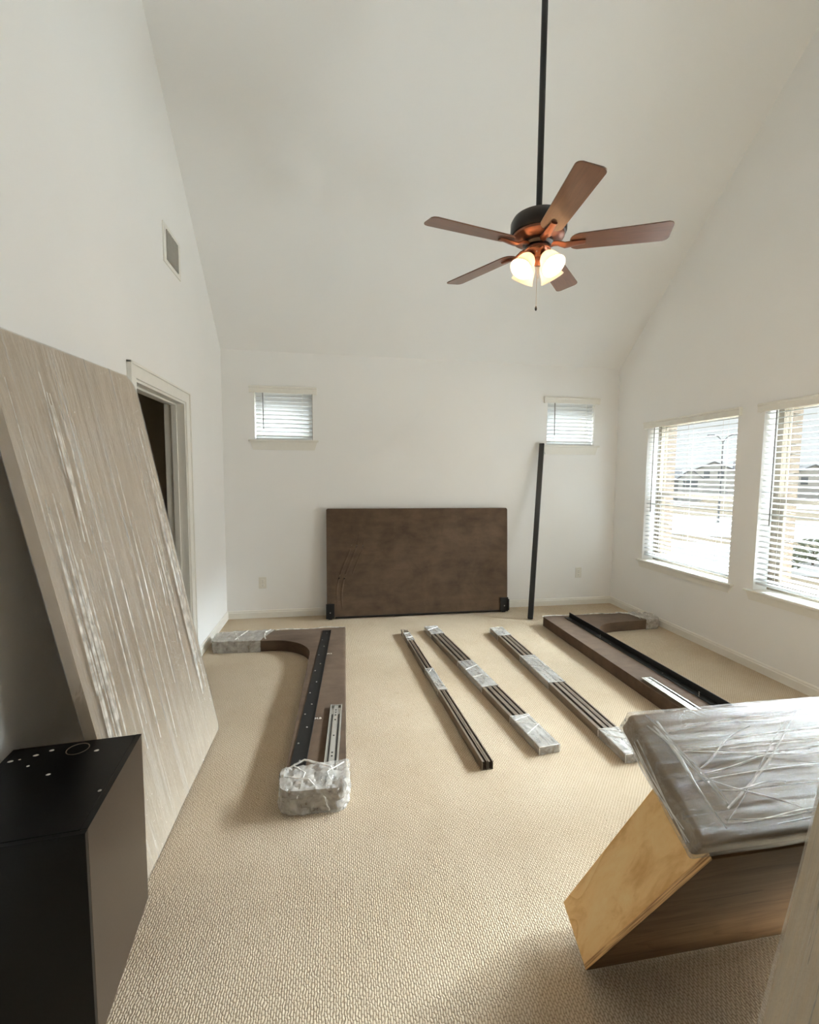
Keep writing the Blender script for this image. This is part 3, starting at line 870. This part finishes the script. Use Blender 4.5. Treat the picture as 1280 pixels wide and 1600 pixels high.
# ------------------------------------------------------------------ L-shaped upholstered bed sides
def text_mesh(name, s, size, mat, parent, loc, rot):
    cu = bpy.data.curves.new(name, 'FONT'); cu.body = s; cu.size = size; cu.extrude = 0.0004
    tmp = bpy.data.objects.new(name, cu); C.objects.link(tmp)
    me = bpy.data.meshes.new_from_object(tmp)
    bpy.data.objects.remove(tmp); bpy.data.curves.remove(cu)
    me.materials.clear(); me.materials.append(M[mat])
    o = bpy.data.objects.new(name, me); C.objects.link(o)
    o.parent = parent; o.location = loc; o.rotation_euler = rot
    return o

def drawer_slide(parent, x, y, z, length, rot, w=0.062):
    s = obj('drawer_slide', bbox(-w / 2, w / 2, -length / 2, length / 2, 0, 0.004), 'slide_steel', parent, loc=(x, y, z), rot=(0, 0, rot))
    for q in (-1, 1):
        obj('slide_flange', bbox(q * w / 2 - 0.004, q * w / 2 + 0.004, -length / 2, length / 2, 0.004, 0.016, 0.001, 1), 'slide_steel', s)
        obj('ball_track', bbox(q * (w / 2 - 0.012) - 0.004, q * (w / 2 - 0.012) + 0.004, -length / 2 + 0.01, length / 2 - 0.10, 0.004, 0.007), 'slide_groove', s)
    obj('inner_member', bbox(-0.0125, 0.0125, -length / 2 + 0.004, length / 2 - 0.004, 0.004, 0.011, 0.001, 1), 'slide_steel', s)
    for k, yy in enumerate((0.42, 0.38, 0.34, 0.27, 0.05, -0.16, -0.20, -0.27, -0.36, -0.40, -0.44)):
        obj('slide_hole', bbox(-0.004, 0.004, yy * length - 0.005, yy * length + 0.005, 0.0078, 0.0115), 'slide_groove', s)
    obj('end_stop', bbox(-w / 2, w / 2, length / 2 - 0.006, length / 2, 0.004, 0.014), 'slide_steel', s)
    return s

TH = 0.095
# nearer to the doorway: outline measured on the floor, root at the outer far corner
def bed_side(label, loc, pts, radii, near_cut):
    root = thing('bed_wing', label, 'bed part', loc, group='upholstered bed sides lying on the carpet')
    out = rounded_poly(pts, radii, 14)
    bm = soft_prism(out, 2, 0.004, TH, 0.022, 3)
    obj('upholstered_body', bm, 'brown_suede', root, 45)
    return root, out

def clip_shell(out, z0, z1, grow, co, no, bevel, amp, seed, cuts=26):
    """film over the piece of an outline on the positive side of a plane"""
    cx = sum(p[0] for p in out) / len(out); cyy = sum(p[1] for p in out) / len(out)
    # offset outline outwards along vertex normals
    n = len(out); off = []
    area = sum(out[i][0] * out[(i + 1) % n][1] - out[(i + 1) % n][0] * out[i][1] for i in range(n))
    sg = 1 if area > 0 else -1
    for i in range(n):
        a = Vector(out[i - 1]); b = Vector(out[(i + 1) % n]); d = (b - a).normalized()
        off.append((out[i][0] + sg * d.y * grow, out[i][1] - sg * d.x * grow))
    bm = soft_prism(off, 2, z0, z1, bevel, 3)
    bmesh.ops.recalc_face_normals(bm, faces=bm.faces)
    bmesh.ops.bisect_plane(bm, geom=bm.verts[:] + bm.edges[:] + bm.faces[:], plane_co=co, plane_no=no, clear_inner=True)
    lo = [min(v.co[i] for v in bm.verts) for i in range(3)]; hi = [max(v.co[i] for v in bm.verts) for i in range(3)]
    for ax in (0, 1, 2):
        k = max(2, int((hi[ax] - lo[ax]) / 0.009)); k = min(k, cuts)
        for j in range(1, k):
            c = [0, 0, 0]; m = [0, 0, 0]; c[ax] = lo[ax] + (hi[ax] - lo[ax]) * j / k; m[ax] = 1
            bmesh.ops.bisect_plane(bm, geom=bm.verts[:] + bm.edges[:] + bm.faces[:], plane_co=c, plane_no=m)
    bm.normal_update()
    for v in bm.verts:
        q = v.co * 22 + Vector((seed, seed, seed))
        v.co += v.normal * amp * max(0.0, abs(mnoise.noise(q)) * 1.2 + 0.7 * (0.5 - abs(mnoise.noise(q * 2.4))) + 0.4 * (0.5 - abs(mnoise.noise(q * 4.6))))
        v.co.z = max(v.co.z, 0.001)
    return bm

# --- left one
A0 = Vector((1.192, 4.165, 0.0))
ptsA = [(0.0, 0.0), (-0.055, -2.215), (-0.340, -2.205), (-0.285, -0.290), (-1.112, -0.255), (-1.112, -0.03)]
sideA, outA = bed_side('L-shaped brown suede bed side on the carpet, nearest the doorway wall', A0, ptsA, [0.0, 0.05, 0.05, 0.34, 0.06, 0.06], None)
def rail(parent, p0, p1, w, z0, leg_h, leg_side, bolts, n_screws):
    """black steel angle: a flat flange and an upright leg, with screw heads"""
    a, b = Vector((*p0, 0)), Vector((*p1, 0)); d = b - a; Ln = d.length
    rot = math.atan2(d.y, d.x) - math.pi / 2
    r = obj('support_rail', bbox(-w / 2, w / 2, 0, Ln, z0, z0 + 0.004), 'black_metal', parent, loc=(a.x, a.y, 0), rot=(0, 0, rot))
    xs = leg_side * w / 2
    obj('rail_leg', bbox(min(xs, xs - leg_side * 0.004), max(xs, xs - leg_side * 0.004), 0, Ln, z0 + 0.004, z0 + leg_h), 'black_metal', r)
    for k in range(n_screws):
        y = Ln * (0.05 + 0.9 * k / (n_screws - 1)) + random.uniform(-0.03, 0.03)
        x = -leg_side * w * (0.30 if k % 2 else -0.05)
        obj('screw', lathe([(0, 0.003), (0.004, 0.0025), (0.0055, 0), (0, 0)], 8), 'screw_steel', r, loc=(x, y, z0 + 0.004))
    return r
rA = rail(sideA, (-0.168, -0.10), (-0.285, -2.10), 0.075, TH, 0.010, -1, 0, 13)
drawer_slide(sideA, -0.112, -1.835, TH + 0.001, 0.72, math.radians(-3.0))
def lettering(parent, txt, x, y, rot):
    text_mesh('lettering', txt, 0.025, 'letter_white', parent, (x, y, TH + 0.0008), (0, 0, rot))
lettering(sideA, 'L.M.2', -0.178, -0.645, 0.0)
lettering(sideA, 'E.M.B', -0.236, -1.600, 0.0)
w = obj('plastic_wrap', clip_shell(outA, 0.002, TH + 0.014, 0.007, (0, -2.02, 0), (0.12, -1, 0), 0.024, 0.013, 2.0, 40), 'film_crumple', sideA, 32)
w = obj('plastic_wrap', clip_shell(outA, 0.002, TH + 0.004, 0.005, (-0.62, 0, 0), (-1, 0.35, 0), 0.022, 0.008, 5.0, 40), 'film_crumple', sideA, 32)
# film edge along the far side
pts = [(-0.62 + 0.62 * k / 12, 0.002 + 0.004 * math.sin(k * 1.7), TH - 0.005 + 0.006 * math.sin(k * 0.9)) for k in range(13)]
obj('wrap_edge', tube(pts, 0.004, 6), 'film_fold', sideA, 60)
def fold(parent, pts, w=0.004, name='fold_and_glint'):
    """a gathered rope of film"""
    P = [Vector(p) for p in pts]
    dense = []
    for a, b in zip(P, P[1:]):
        for k in range(6): dense.append(a.lerp(b, k / 6) + Vector((random.uniform(-1, 1), random.uniform(-1, 1), random.uniform(0, 1))) * w * 0.25)
    dense.append(P[-1])
    return obj(name, tube(dense, w * 0.5, 5), 'film_fold', parent, 60)
fold(sideA, [(-0.665, 0.0, TH), (-0.70, -0.10, TH + 0.012), (-0.695, -0.20, TH + 0.008), (-0.66, -0.27, TH - 0.02)], 0.012)
fold(sideA, [(-0.86, -0.02, TH + 0.008), (-0.93, -0.24, TH + 0.008)], 0.009)
fold(sideA, [(-0.98, -0.02, TH + 0.008), (-0.90, -0.24, TH + 0.006)], 0.009)
fold(sideA, [(-0.33, -2.05, TH + 0.01), (-0.25, -2.02, TH + 0.03), (-0.12, -2.10, TH + 0.035), (-0.06, -2.20, 0.04)], 0.010)

fold(sideA, [(-0.345, -2.10, 0.03), (-0.33, -2.12, TH + 0.02), (-0.22, -2.17, TH + 0.034), (-0.15, -2.225, 0.07), (-0.13, -2.235, 0.02)], 0.008)
fold(sideA, [(-0.30, -2.04, TH + 0.02), (-0.24, -2.12, TH + 0.034), (-0.27, -2.225, 0.08)], 0.006)
fold(sideA, [(-0.06, -2.05, TH + 0.02), (-0.14, -2.13, TH + 0.034), (-0.08, -2.225, 0.06)], 0.006)

# --- right one, mirrored
E0 = Vector((3.150, 4.185, 0.0))
ptsE = [(0.0, 0.0), (0.02, -2.20), (0.300, -2.20), (0.290, -0.300), (1.125, -0.245), (1.125, -0.02)]
sideE, outE = bed_side('L-shaped brown suede bed side on the carpet, nearest the large windows', E0, ptsE, [0.02, 0.05, 0.05, 0.34, 0.06, 0.06], None)
rE = rail(sideE, (0.225, -0.07), (0.262, -2.10), 0.055, TH, 0.050, -1, 0, 4)
for yy in (0.60, 1.66):
    for zz in (0.014, 0.026, 0.038):
        obj('bolt', lathe([(0, 0.003), (0.004, 0.002), (0.005, 0), (0, 0)], 8), 'screw_steel', rE, loc=(0.0275, yy, TH + zz), rot=(0, -math.pi / 2, 0))
drawer_slide(sideE, 0.075, -1.80, TH + 0.001, 0.72, math.radians(0.6))
obj('plastic_wrap', clip_shell(outE, 0.002, TH + 0.004, 0.005, (0.93, 0, 0), (1, 0.1, 0), 0.022, 0.008, 8.0, 40), 'film_crumple', sideE, 32)
fold(sideE, [(0.935, -0.24, 0.03), (0.93, -0.20, TH + 0.008), (0.90, -0.08, TH + 0.012), (0.80, 0.0, TH + 0.004)], 0.013)
fold(sideE, [(1.03, -0.24, 0.03), (1.06, -0.16, TH + 0.010), (1.05, -0.04, TH + 0.008)], 0.010)
pts = [(0.0 + 0.92 * k / 14, 0.002 + 0.004 * math.sin(k * 1.7), TH - 0.002 + 0.006 * math.sin(k * 0.9)) for k in range(15)]
obj('wrap_edge', tube(pts, 0.005, 6), 'film_fold', sideE, 60)

# ------------------------------------------------------------------ rails in stretch wrap
def rail_bundle(label, p0, p1, xs, h, sleeves, film_grow=0.003, group='bundles of bed rails on the carpet'):
    a, b = Vector((*p0, 0)), Vector((*p1, 0)); d = a - b; Ln = d.length
    root = thing('rail_bundle', label, 'bed rails', b, (0, 0, math.atan2(d.y, d.x) - math.pi / 2), group)
    for (x0, x1, h0, h1) in xs:
        # open channel: web with two lips
        wd = x1 - x0
        bm = prism([(x0, h0), (x1, h0), (x1, h1), (x1 - wd * 0.22, h1), (x1 - wd * 0.22, h1 - 0.003), (x1 - 0.003, h1 - 0.003), (x1 - 0.003, h0 + 0.003), (x0 + 0.003, h0 + 0.003), (x0 + 0.003, h1 - 0.003), (x0 + wd * 0.40, h1 - 0.003), (x0 + wd * 0.40, h1), (x0, h1)], 1, 0.0, Ln)
        obj('rail', bm, 'rail_bronze', root)
    X0 = min(x[0] for x in xs); X1 = max(x[1] for x in xs); Z1 = max(x[3] for x in xs)
    for i, (y0, y1) in enumerate(sleeves):
        bm = dense_box(X0 - film_grow, X1 + film_grow, y0 * Ln, y1 * Ln, 0.0015, Z1 + film_grow, 0.016, 0.004, 0.0022, 30, seed=i * 3.3 + X1)
        for v in bm.verts: v.co.z = max(v.co.z, 0.001)
        obj('plastic_wrap', bm, 'film_small', root, 60)
        for k in range(3):
            ya = random.uniform(y0, y1) * Ln; yb = ya + random.uniform(-0.1, 0.1)
            ya = min(max(ya, y0 * Ln), y1 * Ln); yb = min(max(yb, y0 * Ln), y1 * Ln)
            fold(root, [(X0, ya, Z1 + film_grow + 0.001), (X1, yb, Z1 + film_grow + 0.001)], 0.006)
        for ye in (y0 * Ln, y1 * Ln):
            fold(root, [(X0 - film_grow, ye, 0.006), (X0 - film_grow, ye, Z1 + 0.002), (X1 + film_grow, ye, Z1 + 0.002), (X1 + film_grow, ye, 0.006)], 0.004)
    return root
rail_bundle('slim pair of dark bed rails on the carpet, first from the doorway side', (1.738, 4.14), (1.856, 2.115), [(-0.030, -0.001, 0.0, 0.048), (0.004, 0.031, 0.0, 0.044)], 0.05, [(0.86, 0.95), (0.39, 0.56)])
rail_bundle('wrapped wide bundle of dark bed rails ending in clear plastic, middle of the three', (2.004, 4.185), (2.232, 2.195), [(-0.060, -0.012, 0.0, 0.046), (-0.010, 0.024, 0.0, 0.044), (0.026, 0.060, 0.0, 0.044)], 0.05, [(0.90, 1.003), (0.36, 0.58), (-0.003, 0.16)])
rail_bundle('wrapped wide bundle of bed rails running under the wrapped drawer', (2.615, 4.045), (2.650, 2.055), [(-0.062, -0.012, 0.0, 0.050), (-0.010, 0.024, 0.0, 0.048), (0.026, 0.062, 0.0, 0.048)], 0.05, [(0.90, 1.003), (0.42, 0.66), (-0.003, 0.12)])

# ------------------------------------------------------------------ wrapped drawer tipped up on the near right
th = math.radians(29.6)
drw = thing('storage_drawer', 'plywood bed drawer tipped on its edge with a plastic wrapped upholstered front', 'drawer', (1.79, 1.16, 0.0), (th, 0, 0))
BX0, BX1, BE, BS, PT = 0.046, 0.90, 0.165, 0.842, 0.013
obj('side_board', bbox(BX0, BX0 + PT, PT, BE, 0.004, BS, 0.0008, 1), 'plywood_long', drw)
obj('side_board', bbox(BX1 - PT, BX1, PT, BE, 0.004, BS, 0.0008, 1), 'plywood_long', drw)
obj('base_board', bbox(BX0 + 0.001, BX1 - 0.001, 0.0, PT, 0.004, BS, 0.0008, 1), 'plywood_wide', drw)
obj('ply_edge', bbox(BX0 - 0.0006, BX0 + 0.0012, 0.0004, PT - 0.0004, 0.005, BS), 'plywood_edge', drw)
obj('back_board', bbox(BX0 + PT, BX1 - PT, PT, BE, 0.004, 0.004 + PT), 'plywood_wide', drw)
obj('front_board', bbox(BX0 + PT, BX1 - PT, PT, BE, BS - PT, BS), 'plywood_wide', drw)
S0, S1, E0_, E1_ = 0.8425, 0.912, 0.004, 0.285
obj('upholstered_front', dense_box(0.0, 0.946, E0_ + 0.004, E1_ - 0.004, S0 + 0.003, S1 - 0.004, 0.06, 0.010), 'drawer_fabric', drw, 60)
bm = dense_box(-0.004, 0.950, E0_, E1_, S0, S1, 0.016, 0.007, 0.0035, 7, (0.35, 2.2, 2.2), 1.0)
obj('plastic_wrap', bm, 'film_wide', drw, 60)
rs = random.Random(3)
fz = S1 + 0.0015
for k in range(9):                                          # long pulls across the face
    e = 0.03 + 0.235 * rs.random()
    ribbon(drw, (rs.uniform(0.05, 0.2), e + rs.uniform(-.02, .02), fz), (rs.uniform(0.6, 0.94), e + rs.uniform(-.03, .03), fz), rs.uniform(0.002, 0.006), (0, 0, 1))
for k in range(10):                                         # pulls fanning out of the gathered corner
    ribbon(drw, (rs.uniform(0.05, 0.11), rs.uniform(0.03, 0.19), fz), (rs.uniform(0.22, 0.50), rs.uniform(0.02, 0.26), fz), rs.uniform(0.002, 0.006), (0, 0, 1))
for k in range(6):
    ribbon(drw, (rs.uniform(0.02, 0.06), rs.uniform(0.20, 0.27), fz), (rs.uniform(0.06, 0.14), rs.uniform(0.02, 0.10), fz), rs.uniform(0.004, 0.010), (0, 0, 1))
for k in range(4):
    ribbon(drw, (-0.006, rs.uniform(0.20, 0.26), rs.uniform(S0 + .01, S1 - .01)), (-0.006, rs.uniform(0.02, 0.08), rs.uniform(S0 + .01, S1 - .01)), rs.uniform(0.003, 0.008), (-1, 0, 0))

# ------------------------------------------------------------------ wrapped panel leaning on the entry wall
kt = math.radians(10.8)
pk = thing('wrapped_panel', 'pale wrapped panel edge in the near right corner beside the plywood drawer', 'panel', (1.728, 0.10, 0.012), (0, kt, 0))
out = rounded_poly([(-0.515, 0.0), (0.515, 0.0), (0.515, 1.985), (-0.515, 1.985)], [0.03, 0.03, 0.085, 0.085], 6)
obj('board', soft_prism(out, 0, 0.003, 0.043, 0.012, 3), 'pale_fabric', pk, 40)
bm = soft_prism(rounded_poly([(-0.519, -0.004), (0.519, -0.004), (0.519, 1.989), (-0.519, 1.989)], [0.034, 0.034, 0.09, 0.09], 6), 0, 0.0, 0.046, 0.014, 3)
for k in range(1, 60):
    bmesh.ops.bisect_plane(bm, geom=bm.verts[:] + bm.edges[:] + bm.faces[:], plane_co=(0, -0.519 + 1.038 * k / 60, 0), plane_no=(0, 1, 0.08))
for k in range(1, 24):
    bmesh.ops.bisect_plane(bm, geom=bm.verts[:] + bm.edges[:] + bm.faces[:], plane_co=(0, 0, 1.985 * k / 24), plane_no=(0, 0, 1))
for v in bm.verts:
    y2 = v.co.y - v.co.z * 0.06
    q = mnoise.noise(Vector((y2 * 22, v.co.z * 1.2, 7.7)))
    if v.co.x < 0.006: v.co.x -= 0.005 * max(0, q)
    if v.co.y > 0.505: v.co.y += 0.006 * mnoise.noise(Vector((3.3, v.co.z * 3.0, 1.0)))
obj('plastic_wrap', bm, 'film_warm', pk, 50)

# ------------------------------------------------------------------ wall fittings
vent = thing('air_vent', 'white louvred air vent high on the doorway wall', 'vent', (0.0, 3.495, 3.012))
for a, b, c, d in ((-0.165, 0.165, 0.098, 0.128), (-0.165, 0.165, -0.128, -0.098), (-0.165, -0.118, -0.098, 0.098), (0.118, 0.165, -0.098, 0.098)):
    obj('frame', bbox(0.0, 0.008, a, b, c, d, 0.002, 1), 'trim_white', vent)
obj('duct_shade', bbox(0.0003, 0.001, -0.118, 0.118, -0.098, 0.098), 'slot_dark', vent)  # flat dark sheet standing in for the shade behind the louvers
lv = None
for k in range(11):
    y = -0.108 + 0.0216 * k
    if lv is None:
        lv = obj('louver', bbox(-0.0075, 0.0075, -0.001, 0.001, -0.098, 0.098), 'trim_white', vent, loc=(0.0075, y, 0), rot=(0, 0, math.radians(-35)))
    else:
        copy_part(lv, vent, (0.0075, y, 0))

def outlet(label, x, z):
    r = thing('wall_outlet', label, 'outlet', (x, D, z), group='duplex outlets on the far wall')
    obj('cover_plate', bbox(-0.038, 0.038, -0.006, 0, -0.060, 0.060, 0.0025, 2), 'outlet_white', r)
    for s in (-1, 1):
        rc = obj('receptacle', soft_prism(rounded_poly([(-0.017, s * 0.024 - 0.014), (0.017, s * 0.024 - 0.014), (0.017, s * 0.024 + 0.014), (-0.017, s * 0.024 + 0.014)], [0.008] * 4, 4), 1, -0.0085, -0.005, 0.001, 1), 'trim_white', r)
        for xx in (-0.006, 0.006):
            obj('slot', bbox(xx - 0.001, xx + 0.001, -0.0088, -0.0084, s * 0.024 - 0.002, s * 0.024 + 0.006), 'slot_dark', rc)
        obj('slot', bbox(-0.0018, 0.0018, -0.0088, -0.0084, s * 0.024 - 0.010, s * 0.024 - 0.006), 'slot_dark', rc)
    obj('screw', lathe([(0, 0.0012), (0.002, 0.001), (0.003, 0), (0, 0)], 10), 'screw_steel', r, loc=(0, -0.006, 0), rot=(math.pi / 2, 0, 0))
outlet('white duplex outlet low on the far wall, between corner and headboard', 0.358, 0.370)
outlet('white duplex outlet low on the far wall, beside the black post', 3.902, 0.378)

# ------------------------------------------------------------------ outdoors, one storey down
GZ = -3.0
def ground_strip(name, label, pts, z, mat):
    bm = bmesh.new(); bm.faces.new([bm.verts.new((x, y, z)) for x, y in pts])
    tag(obj(name, bm, mat), label, kind='structure')
ground_strip('ground', 'tan dormant grass outside the windows', [(-80, -80), (260, -80), (260, 260), (-80, 260)], GZ, 'dormant_grass')
vd = Vector((0.80, 0.88, 0)).normalized(); vn = Vector((-vd.y, vd.x, 0))
def band(name, label, t0, t1, mat, z):
    o = Vector((1.09, 0, 0))
    pts = [o + vd * t0 + vn * -90, o + vd * t1 + vn * -90, o + vd * t1 + vn * 90, o + vd * t0 + vn * 90]
    ground_strip(name, label, [(p.x, p.y) for p in pts], GZ + z, mat)
band('road', 'pale concrete road nearest outside the windows', 27, 37, 'concrete_road', 0.02)
band('road_far', 'pale concrete road beyond the grass verge', 41, 62, 'concrete_road', 0.02)
band('sidewalk', 'pale sidewalk beside the house', 20.5, 22.5, 'concrete_road', 0.02)
band('street_far', 'pale street before the distant houses', 84, 92, 'concrete_road', 0.02)

def gable_house(label, px_dir, t, w, dep, eave, peak, wall, garage=True, turn=0.0, wings=()):
    o = Vector((1.09, 0, 0)) + Vector((px_dir[0], px_dir[1], 0)) * t
    rz = math.atan2(vd.y, vd.x) - math.pi / 2 + turn
    r = thing('house', label, 'house', (o.x, o.y, GZ), (0, 0, rz), 'houses across the street')
    # local: x across, +y away from the viewer
    obj('wall', prism([(-w / 2, 0), (w / 2, 0), (w / 2, eave), (0, peak), (-w / 2, eave)], 1, 0, dep), wall, r)
    ov = 0.45
    sl = (peak - eave) / (w / 2)
    for s in (-1, 1):
        pts = [(0, peak + 0.05), (s * (w / 2 + ov), eave - sl * ov + 0.05), (s * (w / 2 + ov), eave - sl * ov + 0.30), (0, peak + 0.32)]
        obj('roof_slope', prism(pts, 1, -ov, dep + ov), 'roof_shingle', r)
    for (x, z, ww, hh) in ((-w * 0.16, eave - 1.5, 1.1, 1.5), (w * 0.16, eave - 1.5, 1.1, 1.5)):
        f = obj('window_frame', bbox(x - ww / 2 - 0.12, x + ww / 2 + 0.12, -0.06, 0.0, z - 0.12, z + hh + 0.12), 'siding_white', r)
        obj('pane', bbox(x - ww / 2, x + ww / 2, -0.09, -0.06, z, z + hh), 'house_glass', f)
    if garage:
        obj('garage_door', bbox(-w * 0.34, w * 0.34, -0.06, 0.0, 0.0, 2.3), 'garage_white', r)
    for (x0, x1, h0, h1) in wings:
        obj('wing_wall', bbox(x0, x1, 1.5, dep, 0, h0), 'siding_grey', r)
        obj('wing_roof', prism([(1.0, h0), (dep * 0.55, h1), (dep + 0.5, h0)], 0, x0 - 0.3, x1 + 0.3), 'roof_shingle', r)
    return r
gable_house('white two storey gabled house across the street, behind the lamp post', (0.822, 0.878), 100, 8.0, 11, 5.7, 7.6, 'siding_white', wings=[(4.0, 8.5, 5.2, 8.0)])
gable_house('low white gabled house across the street, beside the taller one', (0.773, 0.887), 84, 3.8, 9, 4.1, 5.7, 'siding_white', wings=[(-9.0, -1.9, 3.8, 6.0)])
gable_house('grey gabled house at the end of the street', (0.955, 0.856), 118, 11.0, 10, 4.4, 6.8, 'siding_grey', wings=[(5.5, 14.0, 4.4, 7.6), (-11.0, -5.5, 4.2, 7.0)])
gable_house('pale gabled house seen far right through the cropped window', (1.04, 0.842), 90, 9.0, 11, 4.6, 6.8, 'siding_white', wings=[(4.5, 13.0, 4.2, 6.4)])

lp = Vector((1.09, 0, 0)) + Vector((0.838, 0.876, 0)) * 45
lamp = thing('street_lamp', 'tall grey street lamp with two curved arms across the road', 'street lamp', (lp.x, lp.y, GZ))
obj('pole', tube([(0, 0, 0), (0, 0, 8.0)], [0.11, 0.07], 10), 'lamp_pole', lamp, 40)
for s in (-1, 1):
    pts = [(-vn.x * s * q, -vn.y * s * q, 7.9 + h) for q, h in ((0, 0), (0.2, 0.30), (0.42, 0.55), (0.7, 0.68), (1.0, 0.72))]
    a = obj('lamp_arm', tube(pts, 0.05, 8), 'lamp_pole', lamp, 40)
    e = Vector(pts[-1])
    obj('lamp_head', bbox(-0.32, 0.32, -0.1, 0.1, -0.06, 0.06, 0.03), 'lamp_pole', a, loc=e, rot=(0, 0, math.atan2(vn.y, vn.x)))

# shrubs below the windows
def shrub(label, x, y, h, r):
    bm = bmesh.new()
    for k in range(260):
        u = Vector((random.gauss(0, 1), random.gauss(0, 1), random.gauss(0, 1))).normalized() * random.uniform(0.55, 1.0)
        c = Vector((u.x * r, u.y * r, h * 0.55 + u.z * h * 0.45))
        a = Vector((random.uniform(-1, 1), random.uniform(-1, 1), random.uniform(-1, 1))).normalized() * 0.16; b = a.orthogonal().normalized() * 0.07
        bm.faces.new([bm.verts.new(c + q) for q in (-a, b, a, -b)])
    rt = thing('shrub', label, 'shrub', (x, y, GZ), group='shrubs outside the windows')
    f = obj('foliage', bm, 'shrub_green', rt); f['kind'] = 'stuff'
    obj('stem', tube([(0, 0, 0), (0, 0, h * 0.6)], [0.06, 0.03], 6), 'bark', rt)
shrub('grey green shrub outside the cropped window, nearer one', 22.0, 18.0, 1.5, 0.9)
shrub('grey green shrub outside the cropped window, further one', 25.5, 19.5, 1.4, 0.9)

# brick house beyond the far wall
nb = thing('neighbour_house', 'tan brick house seen through the small far wall windows', 'house', (1.5, D + 9.0, GZ))
obj('wall', bbox(-9, 9, 0, 8, 0, 5.4), 'brick_tan', nb)
obj('eave_board', bbox(-9.4, 9.4, -0.45, 0.0, 5.4, 5.6), 'siding_white', nb)
obj('roof', prism([(-0.6, 5.6), (4.0, 7.9), (8.6, 5.6)], 0, -9.5, 9.5), 'roof_shingle', nb)
for x in (-4.0, 0.5, 4.8):
    f = obj('window_frame', bbox(x - 0.7, x + 0.7, -0.06, 0.0, 3.3, 4.8), 'siding_white', nb)
    obj('pane', bbox(x - 0.6, x + 0.6, -0.08, -0.06, 3.4, 4.7), 'house_glass', f)
